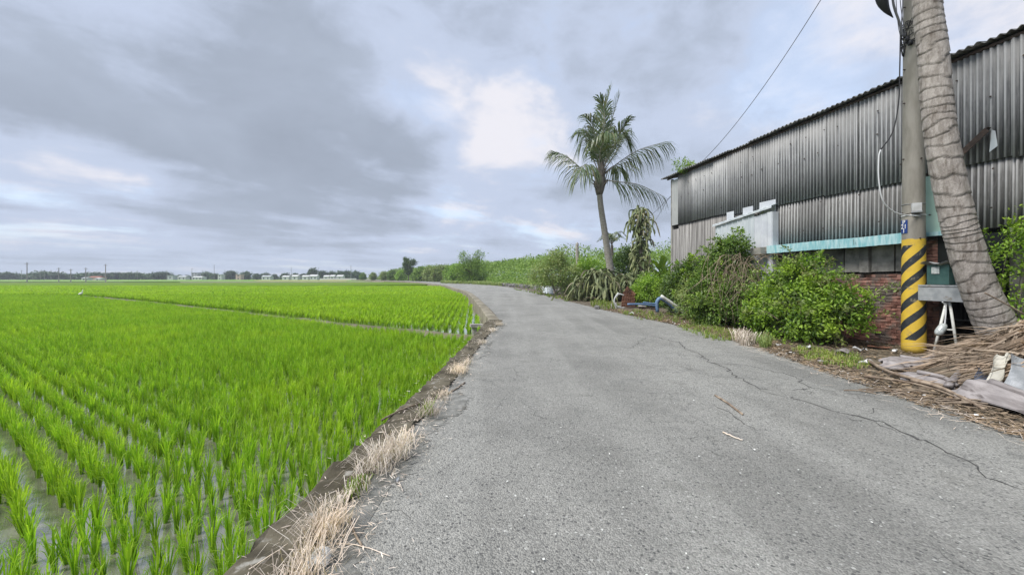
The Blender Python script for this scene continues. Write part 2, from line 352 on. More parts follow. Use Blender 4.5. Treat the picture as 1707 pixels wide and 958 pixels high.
mat('orange_plastic', (.55, .20, .04), rough=.4)
mat('blue_pipe', (.07, .13, .24), (.13, .20, .31), 5, rough=.42, c3=(.16, .17, .19), c3scale=6, c3lo=.6)
mat('pale_pipe', (.55, .56, .53), (.66, .66, .62), 5, rough=.5, c3=(.3, .28, .22), c3scale=6)
mat('palm_bark', (.27, .24, .215), (.42, .38, .35), 3.0, stretch=(5, 5, 1.6), bump=.8, bscale=14, c3=(.14, .115, .095), c3scale=2.0, c3lo=.5, c3hi=.72)
mat('palm_ring', (.055, .045, .038), (.15, .13, .115), 8, bump=.4)
mat('bark', (.09, .075, .06), (.19, .165, .14), 6, stretch=(1, 1, .3), bump=.6)
mat('bark_pale', (.24, .22, .185), (.36, .335, .29), 5, stretch=(1, 1, 3), bump=.5)
mat('sheath', (.19, .17, .165), (.31, .285, .28), 1.5, stretch=(1.0, 9, 9), rough=.55, bump=.35, bscale=3, c3=(.09, .075, .07), c3scale=1.0, c3lo=.54, c3hi=.66)
mat('dry_frond', (.24, .15, .085), (.42, .30, .19), 6, rough=.8, rnd=.3)
mat('twig', (.15, .11, .08), (.30, .24, .18), 10, rnd=.3)
mat('far_white', (.48, .49, .49), (.56, .56, .55), .5)
mat('far_grey', (.36, .38, .40), (.44, .45, .46), .4)
mat('far_pink', (.46, .33, .30), (.52, .40, .36), .4)
mat('far_roof', (.30, .11, .08), (.36, .16, .12), .5)
mat('far_window', (.06, .07, .09), rough=.2)
mat('far_pole', (.23, .22, .215), (.29, .28, .27), 2)
mat('strip_yellow', (.33, .30, .10), (.26, .31, .09), .25, coord='World')
mat('strip_beige', (.40, .36, .27), (.32, .32, .20), .15, coord='World')
mat('strip_green', (.13, .26, .03), (.18, .30, .045), .12, coord='World', bump=.6, bscale=2.0)
mat('stone', (.12, .12, .115), (.26, .25, .235), 3, bump=.7, bscale=12)
mat('feather', (.80, .80, .78), rough=.7)
mat('beak', (.45, .30, .05), rough=.5)
leafmat('rice', (.17, .34, .020), (.40, .57, .06), trans=.5, rough=.5, spec=.25, pscale=.5, pamt=.35)
leafmat('rice_far', (.19, .36, .02), (.37, .54, .055), trans=.5, rough=.6, spec=.15, pscale=.15, pamt=.4)
leafmat('leaf_bright', (.07, .165, .012), (.29, .44, .06), trans=.35)
leafmat('leaf_mid', (.06, .13, .018), (.21, .32, .06), trans=.32)
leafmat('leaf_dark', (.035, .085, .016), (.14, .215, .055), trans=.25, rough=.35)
leafmat('leaf_olive', (.13, .20, .05), (.32, .40, .15), trans=.3, dry=(.25, .20, .10))
leafmat('leaf_orchard', (.11, .22, .035), (.31, .46, .11), trans=.35)
leafmat('leaf_far', (.035, .075, .030), (.085, .145, .055), trans=.2)
leafmat('leaf_palm', (.04, .08, .03), (.16, .21, .10), trans=.25, rough=.35, spec=.45, dry=(.20, .18, .09), dryf=.10)
leafmat('cactus', (.075, .11, .04), (.22, .25, .12), trans=.05, rough=.55, dry=(.30, .27, .18), dryf=.12)
leafmat('grass_green', (.11, .19, .025), (.25, .33, .07), trans=.35, dry=(.42, .36, .20), dryf=.12)
leafmat('straw', (.42, .34, .29), (.86, .78, .71), trans=.2, rough=.7)
leafmat('frond_straw', (.15, .11, .08), (.42, .335, .255), trans=.1, rough=.75, pscale=2.5, pamt=.4)
leafmat('litter', (.10, .07, .045), (.30, .23, .155), trans=.05, rough=.85)
M = MATS
# ================================================================== THE SETTING
WZ2 = -0.46
WZ = -0.60                                                    # water level of the paddies
WALL_OUT = np.array([(-1.46, -8), (-1.44, 2.2), (-1.38, 3.3), (-1.21, 5.3), (-1.0, 9.2), (-.85, 13.55)])       # outer top edge, near wall
WALL_FAR = np.array([(-.80, 13.7), (-1.52, 19.2), (-2.7, 27.5), (-4.1, 36.9), (-4.9, 41.5), (-7.7, 52.4), (-12.5, 73), (-25, 110), (-42, 150), (-95, 235)])
EDGE_L = np.array([(-.98, -8), (-.95, 2), (-.93, 4.2), (-.78, 7.5), (-.62, 10.5), (-.25, 13.6), (-1.1, 19.2), (-2.7+.25, 29), (-3.7, 36.9), (-4.5, 41.5), (-7.3, 52.4), (-12.1, 73), (-24.6, 110), (-41.6, 150), (-94, 236)])
EDGE_R = np.array([(4.9, -8), (4.8, 1.0), (4.72, 3.65), (4.55, 4.4), (5.05, 6.0), (5.25, 7.8), (5.6, 10.7), (5.35, 12.8), (4.35, 17.2), (3.55, 24.3), (2.6, 36.9), (.2, 58), (-6.5, 86), (-19.5, 122), (-37, 156), (-90, 243)])
def smooth2(p, n):                                            # even steps along a gently rounded polyline
    d = np.concatenate([[0], np.cumsum(np.linalg.norm(np.diff(p, axis=0), axis=1))])
    t = np.linspace(0, d[-1], 600); q = np.c_[np.interp(t, d, p[:, 0]), np.interp(t, d, p[:, 1])]
    for _ in range(60): q[1:-1] = .25*q[:-2]+.5*q[1:-1]+.25*q[2:]
    near = q[:, 1] < 45
    w = np.where(near, 3.0, 1.0); c = np.concatenate([[0], np.cumsum(np.linalg.norm(np.diff(q, axis=0), axis=1)*w[1:])])
    e = np.linspace(0, c[-1], n); return np.c_[np.interp(e, c, q[:, 0]), np.interp(e, c, q[:, 1])]
eL = smooth2(EDGE_L, 150); eR = smooth2(EDGE_R, 150)
def atY(poly, Y): return np.interp(Y, poly[:, 1], poly[:, 0])
def poly_sheet(name, pts2, z, m, kind='structure', label=None):
    p3 = [Vector((x, y, z)) for x, y in pts2]
    g = Geo(); g.add([tuple(p) for p in p3], [list(t) for t in tessellate_polygon([p3])])
    o = g.build(name, m); tag(o, label, None, None, kind)
    for pl in o.data.polygons:
        pass
    if sum(pl.normal.z for pl in o.data.polygons) < 0: o.data.flip_normals()
    return o
# one ground sheet to the horizon
poly_sheet('ground', [(-2500, -200), (2500, -200), (2500, 2600), (-2500, 2600)], -0.72, M['far_ground'])
BUND = np.array([(-1.0, 12.9), (-5.9, 15.7), (-15, 22), (-33.6, 34.6), (-45, 41.5), (-75, 43), (-130, 47)])
poly_sheet('paddy_water', [(-.9, -8), (-.9, 13.2)]+[tuple(q) for q in BUND]+[(-160, 45), (-90, -8)], WZ, M['paddy_water'])
poly_sheet('paddy_water', [(-.75, 13.6), (-4.4, 41.6), (-12.3, 74), (-120, 86), (-160, 60)]+[tuple(q) for q in BUND[::-1]], WZ2, M['paddy_water'])
# land on the road side of the wall, at road level
wo = np.vstack([WALL_OUT, WALL_FAR])
land_l = [(x+.15, y) for x, y in wo]
land = poly_sheet('roadside_ground', [(140, -8)]+[(140, 420), (-95, 420)]+land_l[::-1], -0.012, M['verge'])
# road: a strip of quads between its edges, ragged at the right
g = Geo(); n = 260
Ys = np.concatenate([np.linspace(-8, 30, 190), np.linspace(30.5, 236, 70)])
L2 = np.c_[atY(eL, Ys)+rng.normal(0, .012, n), Ys]; R2 = np.c_[atY(eR, Ys)+np.where(Ys < 30, rng.normal(0, .05, n), 0), Ys+.35*np.clip((Ys-60)/20, 0, 18)]
V = np.vstack([np.c_[L2, np.zeros(n)], np.c_[R2, np.zeros(n)]])
g.add(V, [[i, n+i, n+i+1, i+1] for i in range(n-1)])
road = tag(g.build('road', M['asphalt']), kind='structure')
# cracks that open in the asphalt
def ribbon(name, px, w, parent, m, z=.004, jit=.035, sub=9):
    pts = np.array([G(*q)[:2] for q in px]); out = [pts[0]]
    for a, b in zip(pts[:-1], pts[1:]):
        k = max(2, int(np.linalg.norm(b-a)/.09))
        for t in np.linspace(0, 1, k+1)[1:]: out.append(a+(b-a)*t+rng.normal(0, jit, 2)*(t < 1))
    out = np.array(out); n = len(out)
    t = norm(np.gradient(out, axis=0)); nn = np.c_[-t[:, 1], t[:, 0]]
    ww = .85*w*(.25+1.0*rng.random(n))*np.minimum(1, np.minimum(np.arange(n), np.arange(n)[::-1])/4+.1)
    g = Geo(); g.add(np.vstack([np.c_[out+nn*ww[:, None], np.full(n, z)], np.c_[out-nn*ww[:, None], np.full(n, z)]]), [[i, i+1, n+i+1, n+i] for i in range(n-1)])
    o = g.build(name, m, parent); return o
for px, w in [([(1085, 560), (1132, 570), (1142, 582), (1166, 590), (1180, 603), (1208, 612), (1246, 637), (1266, 648), (1300, 652)], .014),
              ([(1160, 601), (1200, 606), (1240, 608), (1290, 620), (1326, 628), (1352, 646), (1395, 655)], .012),
              ([(1300, 652), (1350, 648), (1352, 646)], .013), ([(1266, 648), (1290, 657), (1340, 668)], .007),
              ([(1300, 652), (1340, 668), (1385, 684), (1430, 693), (1480, 708), (1520, 726), (1570, 748), (1610, 766), (1660, 800), (1707, 815)], .017),
              ([(1385, 686), (1420, 700), (1460, 704), (1500, 722)], .012), ([(1430, 690), (1470, 682), (1490, 684)], .007),
              ([(1480, 708), (1520, 712)], .006), ([(1560, 752), (1600, 768), (1640, 766)], .008),
              ([(1155, 672), (1190, 675), (1220, 690), (1260, 720), (1290, 722)], .006), ([(1010, 575), (1050, 580), (1080, 560)], .006),
              ([(870, 668), (900, 694), (925, 708)], .005), ([(640, 852), (668, 850), (690, 854)], .006), ([(818, 798), (860, 786)], .005),
              ([(855, 610), (862, 625), (880, 636)], .005), ([(1320, 636), (1340, 650), (1360, 662)], .006), ([(1150, 742), (1200, 760), (1240, 765)], .004)]:
    ribbon('crack', px, w, road, M['crack'])
# smooth mortar shoulder between asphalt and wall
g = Geo(); ys = np.concatenate([np.linspace(-8, 1, 60), np.linspace(1.02, 13.4, 620)]); n = len(ys)
a = atY(WALL_OUT, ys)+.2; b = atY(eL, ys)+.16+.13*np.sin(ys*1.7)+.07*np.sin(ys*4.1+1)+.03*np.sin(ys*13)+.02*np.sin(ys*29+2)+rng.normal(0, .022, n); b = np.maximum(b, atY(eL, ys)+.05)
g.add(np.vstack([np.c_[a, ys, np.full(n, .004)], np.c_[b, ys, np.full(n, .004)]]), [[i, n+i, n+i+1, i+1] for i in range(n-1)])
tag(g.build('road_shoulder', M['shoulder']), kind='structure')
# retaining walls
def wall_strip(pts, top, thick_fn, n, zb=-.75, jit=.008):
    p = smooth2(pts, n); t = norm(np.gradient(p, axis=0)); nn = np.c_[t[:, 1], -t[:, 0]]      # towards the road
    th = np.array([thick_fn(y) for y in p[:, 1]])
    prof = []
    for off, z in ((-.05, zb), (0.0, top-.025), (.03, top), (.5, top+.004), (.985, top-.004), (1.0, zb)):
        q = p+nn*(off*th if off > .1 else np.full(n, off))[:, None]
        prof.append(np.c_[q, np.full(n, z)]+rng.normal(0, jit, (n, 3))*(0 if z < -.5 else 1))
    V = np.concatenate(prof); k = len(prof)
    F = [[a*n+i, (a+1)*n+i, (a+1)*n+i+1, a*n+i+1] for a in range(k-1) for i in range(n-1)]
    g = Geo(); g.add(V, F)
    g.F.append((np.array([[a*n for a in range(k)]]), 0)); g.F.append((np.array([[a*n+n-1 for a in range(k)][::-1]]), 0))
    return g
o = wall_strip(WALL_OUT, .028, lambda y: .34 if y < 10 else .34+.05*(y-10), 230, jit=.015).build('retaining_wall', M['mossy_concrete'])
tag(o, 'mossy concrete retaining wall between rice field and road, topped with dead grass', 'wall')
o = wall_strip(WALL_FAR, .045, lambda y: .38, 90, jit=.004).build('retaining_wall', M['wall_concrete'])
tag(o, 'bare grey concrete retaining wall curving along the far bend of the road', 'wall')
# concrete outlet block where the bund meets the wall
t = thing('water_outlet', 'small pale concrete outlet block at the end of the field bund', 'outlet', (-1.22, 13.95, WZ))
Geo().box((0, 0, .16), (.34, .3, .42), rotz(.2), jit=.012).build('block', M['concrete'], t)
Geo().box((-.02, -.02, .42), (.42, .36, .09), rotz(.25), jit=.01).build('cap', M['concrete'], t)
Geo().box((.12, -.16, .1), (.08, .10, .38), rotz(.2), jit=.008).build('gate_post', M['rust'], t)
# bund between the first and the second paddy
p = smooth2(BUND, 120); t = norm(np.gradient(p, axis=0)); nn = np.c_[-t[:, 1], t[:, 0]]; g = Geo(); n = 120
prof = [np.c_[p+nn*o_, np.full(n, z)]+rng.normal(0, .02, (n, 3)) for o_, z in ((-.34, WZ-.05), (-.18, WZ+.15), (0, WZ+.21), (.16, WZ+.2), (.3, WZ2-.05))]
g.add(np.concatenate(prof), [[a*n+i, a*n+i+1, (a+1)*n+i+1, (a+1)*n+i] for a in range(4) for i in range(n-1)])
tag(g.build('field_bund', M['mud'], smooth=True), kind='structure')
# far strips of field
def strip(name, px, z, m, label=None): return poly_sheet(name, [G(u, v, z)[:2] for u, v in px], z, m)
strip('far_rice_field', [(-700, 479.0), (300, 476.0), (560, 475.4), (735, 474.2), (640, 469.5), (300, 470.5), (-700, 473)], -.30, M['rice_far'])
strip('far_path', [(-700, 474.5), (-50, 474.0), (205, 472.5), (205, 470.5), (-60, 471.4), (-700, 471.4)], -.45, M['strip_beige'])
strip('far_path', [(300, 470.9), (590, 470.2), (640, 469.9), (640, 469.4), (300, 470.1)], -.26, M['strip_beige'])
strip('far_field', [(-700, 470.0), (300, 469.4), (640, 468.9), (640, 466.2), (300, 466.2), (-700, 467)], -.44, M['strip_green'])
strip('far_field', [(430, 468.6), (575, 468.5), (585, 466.6), (420, 466.9)], -.40, M['strip_yellow'])

# ------------------------------------------------------------------ rice
def rice_clump(seed, nb, h, spread, w):
    r = np.random.default_rng(seed); g = Geo()
    for i in range(nb):
        a = r.random()*2*math.pi; d = np.array([math.cos(a), math.sin(a), 0]); s = np.array([-d[1], d[0], 0])
        hh = h*r.uniform(.62, 1.08); le = spread*r.uniform(.25, 1.15); b0 = d*r.uniform(0, .022)
        zt = r.uniform(-.6, .6); s = s*math.cos(zt)+d*math.sin(zt)
        ks = ((0, 0, .55), (.42, .16, 1.0), (.78, .52, .8)); V = []
        for z, o_, ww in ks: V += [b0+d*le*o_+s*w*ww+[0, 0, hh*z], b0+d*le*o_-s*w*ww+[0, 0, hh*z]]
        V.append(b0+d*le+[0, 0, hh*(1.0-.14*(le/spread))])
        g.add(V, [[0, 1, 3, 2], [2, 3, 5, 4]]); g.F.append((np.array([[4, 5, 6]])+g.n-7, 0))
    return g.mesh('rice_plant', M['rice'])
RICE = [rice_clump(i, 26, .47, .125, .0056) for i in range(5)]
RICE_F = [rice_clump(20+i, 13, .44, .20, .0135) for i in range(3)]
for me in RICE_F: me.materials[0] = M['rice_far']
def lattice(rowdir, ds, dr, origin, rows, cols, jit):
    d = norm(np.array(rowdir)); q = np.array([-d[1], d[0]])
    i, j = np.meshgrid(np.arange(*rows), np.arange(*cols), indexing='ij')
    p = np.array(origin)+i.ravel()[:, None]*dr*q+j.ravel()[:, None]*ds*d
    return p+rng.normal(0, jit, p.shape)
def inside(p, poly):
    x, y = p.T; r = np.zeros(len(p), bool); j = len(poly)-1
    for i in range(len(poly)):
        xi, yi = poly[i]; xj, yj = poly[j]
        c = ((yi > y) != (yj > y)) & (x < (xj-xi)*(y-yi)/(yj-yi+1e-12)+xi); r ^= c; j = i
    return r
def bundY(x): return np.interp(-x, -BUND[:, 0], BUND[:, 1])
head_w = 2.05                                                 # head rows run along the wall
wallx = lambda y: np.interp(y, wo[:, 1], wo[:, 0])
A1 = lattice((-.84, .54), .092, .275, (-2, 1.0), (-110, 70), (-70, 720), .02)
k = inside(A1, [(-1.9, -2.0), (-1.9, 14), (-60, 50), (-70, 44), (-70, 24), (-22, -2.0)]) & (A1[:, 1] < bundY(A1[:, 0])-.48) & (A1[:, 0] < wallx(A1[:, 1])-head_w-.25) & (A1[:, 0] > -1.9*A1[:, 1]-5)
A1 = A1[k]
B1 = []
for q in range(9):
    ys = np.arange(-1.2, 13.2, .125)+rng.random()*.1
    B1.append(np.c_[wallx(ys)-.22-q*.235+rng.normal(0, .018, len(ys)), ys+rng.normal(0, .025, len(ys))])
B1 = np.concatenate(B1); B1 = B1[B1[:, 1] < bundY(B1[:, 0])-.48]
R1 = np.vstack([A1, B1])
R1 = R1[rng.random(len(R1)) > .035]
# second paddy: rows run along its wall
A2 = lattice((-.10, 1), .26, .30, (-2, 13), (-20, 420), (0, 250), .03); A2b = lattice((-.10, 1), .52, .46, (-4, 38), (-60, 330), (0, 110), .06)
f2 = lambda p: (p[:, 1] > bundY(p[:, 0])+.45) & (p[:, 0] < wallx(p[:, 1])-.22) & (p[:, 0] > -1.6*p[:, 1]-3)
A2 = A2[f2(A2) & (A2[:, 1] < 40+.05*np.abs(A2[:, 0])) & (A2[:, 0] > -60)]
A2b = A2b[f2(A2b) & (A2b[:, 1] >= 40) & (A2b[:, 1] < 79+.04*np.abs(A2b[:, 0]))]
# nearest plants that the camera sees stand as objects of their own
dist = np.hypot(R1[:, 0], R1[:, 1]); uu = U0+F*R1[:, 0]/np.maximum(R1[:, 1], .1); vv = V0+F*(H-WZ-.3)/np.maximum(R1[:, 1], .1)
vis = (uu > 4) & (uu < 1707) & (vv < 930) & (R1[:, 1] > .5)
order = np.argsort(np.where(vis, dist, 1e9)); near = order[:300]
nearset = np.zeros(len(R1), bool); nearset[near] = True
hvar = lambda p: .78+.06*np.sin(p[:, 0]*.9+1)*np.sin(p[:, 1]*.7)+rng.normal(0, .09, len(p))
sc1 = np.clip(hvar(R1), .6, 1.25)
for i in near:
    o = obj('rice_plant', RICE[int(rng.integers(5))]); o.location = (R1[i, 0], R1[i, 1], WZ-.01)
    o.rotation_euler = (rng.normal(0, .06), rng.normal(0, .06), rng.random()*6.28); o.scale = (sc1[i],)*3
    tag(o, 'upright bright green rice clump in the flooded rows closest beside the mossy wall', 'rice', 'rice clumps in the nearest rows')
def instancer(name, meshes, pos, z, scl, label, group=None, tilt=.06, wide=None):
    c = bpy.data.collections.new(name+'_source')
    for me in meshes: c.objects.link(bpy.data.objects.new(me.name+'_source', me))
    n = len(pos); me = bpy.data.meshes.new(name); me.vertices.add(n)
    me.vertices.foreach_set('co', np.c_[pos, np.full(n, z)].astype(np.float32).ravel())
    def at(nm, ty, key, val): q = me.attributes.new(nm, ty, 'POINT'); q.data.foreach_set(key, val)
    at('rot', 'FLOAT_VECTOR', 'vector', np.c_[rng.normal(0, tilt, n), rng.normal(0, tilt, n), rng.random(n)*6.28].astype(np.float32).ravel())
    wd = scl if wide is None else scl*wide
    at('scl', 'FLOAT_VECTOR', 'vector', np.c_[wd, wd, scl].astype(np.float32).ravel())
    at('idx', 'INT', 'value', rng.integers(0, len(meshes), n).astype(np.int32))
    ng = bpy.data.node_groups.new(name, 'GeometryNodeTree')
    ng.interface.new_socket('Geometry', in_out='INPUT', socket_type='NodeSocketGeometry'); ng.interface.new_socket('Geometry', in_out='OUTPUT', socket_type='NodeSocketGeometry')
    N, L = ng.nodes, ng.links
    gi = N.new('NodeGroupInput'); go = N.new('NodeGroupOutput'); ip = N.new('GeometryNodeInstanceOnPoints'); ci = N.new('GeometryNodeCollectionInfo')
    ci.inputs[0].default_value = c; ci.inputs['Separate Children'].default_value = True; ci.inputs['Reset Children'].default_value = True
    ip.inputs['Pick Instance'].default_value = True
    def na(nm, ty): q = N.new('GeometryNodeInputNamedAttribute'); q.data_type = ty; q.inputs[0].default_value = nm; return q.outputs[0]
    er = N.new('FunctionNodeEulerToRotation'); L.new(na('rot', 'FLOAT_VECTOR'), er.inputs[0])
    L.new(gi.outputs[0], ip.inputs['Points']); L.new(ci.outputs[0], ip.inputs['Instance']); L.new(na('idx', 'INT'), ip.inputs['Instance Index'])
    L.new(er.outputs[0], ip.inputs['Rotation']); L.new(na('scl', 'FLOAT_VECTOR'), ip.inputs['Scale']); L.new(ip.outputs[0], go.inputs[0])
    o = obj(name, me); md = o.modifiers.new('scatter', 'NODES'); md.node_group = ng
    return tag(o, label, None, group, 'stuff')
instancer('rice_crop', RICE, R1[~nearset], WZ-.01, sc1[~nearset], 'bright green young rice growing in rows in the near flooded field')
instancer('rice_crop', RICE_F, A2, WZ2-.01, np.clip(hvar(A2), .7, 1.2), 'dense bright green rice in the second field beyond the bund', wide=1.25)
instancer('rice_crop', RICE_F, A2b, WZ2-.01, np.clip(hvar(A2b), .8, 1.2), 'distant green rice filling the back of the second field', wide=2.3)
# ================================================================== SHED
A0 = np.array([6.8, 17.07]); SD = norm(np.array([.196, -.981])); SLEN = 14.6
def wall_s(u):                                                # where a photo column meets the shed's road wall
    r = (u-U0)/F; Y = 10.21/(r+.2); return (17.07-Y)/.981
shed = thing('shed', 'long weathered shed of dark corrugated sheets on a brick and block base', 'shed', (A0[0], A0[1], 0), math.atan2(SD[1], SD[0]))
EAVE, SEAM, LEDGE = 5.70, 3.67, 2.42
def shed_to_world(x, y, z): return np.array([A0[0]+SD[0]*x-SD[1]*y, A0[1]+SD[1]*x+SD[0]*y, z])
def corr_panel(name, x0, x1, z0, z1, y, m, parent, pitch=.092, amp=.017, tilt=0.0, nz=3, skew=0.0, notch=None):
    n = max(6, int((x1-x0)/pitch*8)); xs = np.linspace(x0, x1, n)
    off = rng.random()*6
    yy = amp*np.sin(xs/pitch*2*math.pi+off)
    zs = np.linspace(z0, z1, nz); V = []; ridge = []
    for b in (0, 1):
        for k, z in enumerate(zs):
            zz = np.full(n, z)+(skew*(xs-x0) if k in (0, nz-1) else 0)
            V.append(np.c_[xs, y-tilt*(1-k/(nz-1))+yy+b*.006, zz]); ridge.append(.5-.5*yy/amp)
    g = Geo(); g.add(np.concatenate(V), [[k*n+i, k*n+i+1, (k+1)*n+i+1, (k+1)*n+i] for k in range(nz-1) for i in range(n-1)])
    o_ = nz*n
    g.F.append((np.array([[o_+k*n+i, o_+(k+1)*n+i, o_+(k+1)*n+i+1, o_+k*n+i+1] for k in range(nz-1) for i in range(n-1)]), 0))
    g.F.append((np.array([[i, o_+i, o_+i+1, i+1] for i in range(n-1)]), 0))
    g.F.append((np.array([[(nz-1)*n+i, (nz-1)*n+i+1, o_+(nz-1)*n+i+1, o_+(nz-1)*n+i] for i in range(n-1)]), 0))
    o = g.build(name, m, parent, smooth=True)
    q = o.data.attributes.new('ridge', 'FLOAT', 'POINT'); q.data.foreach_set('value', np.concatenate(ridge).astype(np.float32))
    return o
cuts = [.55, 1.48, 2.42, 3.36, 4.28, 5.22, 6.1, 6.88, 7.66, 8.56, 9.42, 10.3, 11.16, 12.0, 12.9, 13.76, 14.6]
for i, (a, b) in enumerate(zip(cuts[:-1], cuts[1:])):
    dz = rng.uniform(-.03, .03)
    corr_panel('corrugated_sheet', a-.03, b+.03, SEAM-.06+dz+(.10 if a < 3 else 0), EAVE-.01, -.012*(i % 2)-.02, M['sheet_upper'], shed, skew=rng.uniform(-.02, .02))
for i, (a, b) in enumerate(zip(cuts[:-1], cuts[1:])):
    z0 = .05 if a < 3.3 else LEDGE-.02
    if 8.9 < (a+b)/2 < 9.0: b = 8.98
    if a > 9.3 and a < 9.5: a = 9.52
    if b-a < .1: continue
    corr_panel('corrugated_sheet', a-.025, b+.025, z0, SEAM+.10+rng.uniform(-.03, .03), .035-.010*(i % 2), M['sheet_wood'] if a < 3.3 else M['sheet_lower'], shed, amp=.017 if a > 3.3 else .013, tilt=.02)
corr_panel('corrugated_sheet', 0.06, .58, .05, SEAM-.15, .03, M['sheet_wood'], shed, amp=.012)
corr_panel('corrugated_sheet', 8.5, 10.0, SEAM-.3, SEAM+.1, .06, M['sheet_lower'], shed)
o = Geo().box((.30, .02, (SEAM+EAVE)/2-.03), (.56, .02, EAVE-SEAM-.12)).build('pale_panel', M['pale_fibre'], shed); o['label'] = 'pale flat panel at the far corner'
Geo().box((.03, .06, EAVE/2), (.07, .10, EAVE-.05)).build('corner_post', M['concrete'], shed)
# pale green sheet behind pole and trunk
o = Geo().box((9.26, -.02, 2.98), (.52, .03, 1.18)).build('green_panel', M['pale_green'], shed); o['label'] = 'pale green flat panel'
Geo().box((9.26, -.06, 2.37), (.56, .16, .08)).build('sill', M['teal_flashing'], shed)
# white lean-to cabinet and the patches above it
cab = Geo()
x0, x1 = wall_s(1195)+.20, 5.42
def whitep(a, b, z0, z1, y):                                  # ribbed white sheet
    n = int((b-a)/.03); xs = np.linspace(a, b, n); yy = np.where((xs*4.2) % 1 < .16, -.025, 0.0); zt = z1+(xs-a)*.09
    g = Geo(); g.add(np.vstack([np.c_[xs, y+yy, np.full(n, z0)], np.c_[xs, y+yy, zt]]), [[i, i+1, n+i+1, n+i] for i in range(n-1)]); return g
whitep(x0, 4.75, .02, 3.30, -.21).build('white_sheet', M['white_metal'], shed)
whitep(4.77, 5.25, .02, 3.38, -.20).build('white_sheet', M['white_panel'], shed)
Geo().box((5.34, -.205, 1.72), (.16, .05, 3.42)).build('cabinet_post', M['white_panel'], shed)
Geo().box((5.42, -.11, 1.72), (.03, .2, 3.42)).build('white_sheet', M['white_panel'], shed)
Geo().box((x0, -.11, 1.66), (.03, .2, 3.28)).build('white_sheet', M['white_metal'], shed)
g = Geo(); n = 90; xs = np.linspace(x0-.08, 5.46, n); hump = .022*(np.sin(xs*22) > .2)
g.add(np.vstack([np.c_[xs, np.full(n, -.28), 3.34+hump+(xs-x0)*.10], np.c_[xs, np.full(n, -.03), 3.42+hump+(xs-x0)*.10], np.c_[xs, np.full(n, -.28), 3.29+hump*0+(xs-x0)*.10]]), [[i, i+1, n+i+1, n+i] for i in range(n-1)]+[[i, 2*n+i, 2*n+i+1, i+1] for i in range(n-1)])
g.build('cabinet_roof', M['white_metal'], shed)
for u0, u1, v0, v1 in ((1214, 1226, 353, 368), (1241, 1258, 345, 362), (1269, 1296, 335, 356)):
    a, b = wall_s(u0), wall_s(u1); um = (u0+u1)/2; Y = 10.21/((um-U0)/F+.2)
    za, zb = H+(V0-v1)*Y/F-.05, H+(V0-v0)*Y/F
    Geo().box(((a+b)/2, -.06, (za+zb)/2), (b-a, .012, zb-za)).build('white_patch', M['white_panel'], shed)
# ledge: concrete slab edge with a teal flashing
Geo().box((7.15, -.16, 2.33), (3.7, .42, .14), jit=.004).build('ledge', M['concrete'], shed)
Geo().box((5.15, -.25, 2.28), (.42, .58, .2), jit=.015).build('ledge', M['concrete'], shed)
g = Geo(); n = 60; xs = np.linspace(5.4, 9.0, n); w_ = .006*np.sin(xs*3)+rng.normal(0, .002, n)
g.add(np.vstack([np.c_[xs, np.full(n, -.385)+w_, np.full(n, 2.20)+w_], np.c_[xs, np.full(n, -.39)+w_, np.full(n, 2.42)+w_], np.c_[xs, np.full(n, -.02), np.full(n, 2.45)]]), [[k*n+i, k*n+i+1, (k+1)*n+i+1, (k+1)*n+i] for k in (0, 1) for i in range(n-1)])
g.build('flashing', M['teal_flashing'], shed)
# block course and brick base, opening, rest of the road wall
for a, b in ((5.6, 6.5), (6.52, 7.35), (7.37, 7.76), (7.98, 8.45), (8.47, 8.95)):
    Geo().box(((a+b)/2, .06, 1.93), (b-a-.012, .18, .60), jit=.004).build('concrete_block', M['block'], shed)
Geo().box((7.87, .02, 1.93), (.2, .24, .62), jit=.004).build('concrete_pier', M['block'], shed)
bw = Geo().box((7.75, .10, .8), (2.5, .12, 1.58)).build('brick_wall', M['mortar'], shed)
Geo().box((3.2, .12, 1.1), (6.6, .12, 2.3)).build('block_backing', M['block'], shed)
bm = [Geo().box((0, 0, 0), (.208, .10, .058), jit=.004).mesh('brick', M['brick']) for _ in range(4)]
hm = [Geo().box((0, 0, 0), (.10, .10, .058), jit=.004).mesh('brick', M['brick']) for _ in range(2)]
for r in range(23):
    x = 6.62+(.11 if r % 2 else 0); z = .04+r*.068
    while x < 8.98:
        if rng.random() > .03:
            o = obj('brick', bm[int(rng.integers(4))], bw); o.location = (x, .045+rng.normal(0, .006), z+rng.normal(0, .002)); o.rotation_euler = (0, rng.normal(0, .01), rng.normal(0, .02))
        x += .219
bp_ = Geo().box((9.1, .12, 1.15), (.22, .12, 2.3)).build('brick_pier', M['mortar'], shed)
for r in range(33):
    for k in (0, 1):
        o = obj('brick', hm[(r+k) % 2], bp_); o.location = (9.05+.108*k, .06+rng.normal(0, .005), .04+r*.068)
Geo().box((9.7, .06, 1.95), (1.0, .12, .72)).build('lintel', M['box_dark'], shed)
Geo().box((12.4, .10, 1.2), (4.4, .12, 2.4)).build('block_backing', M['block'], shed)
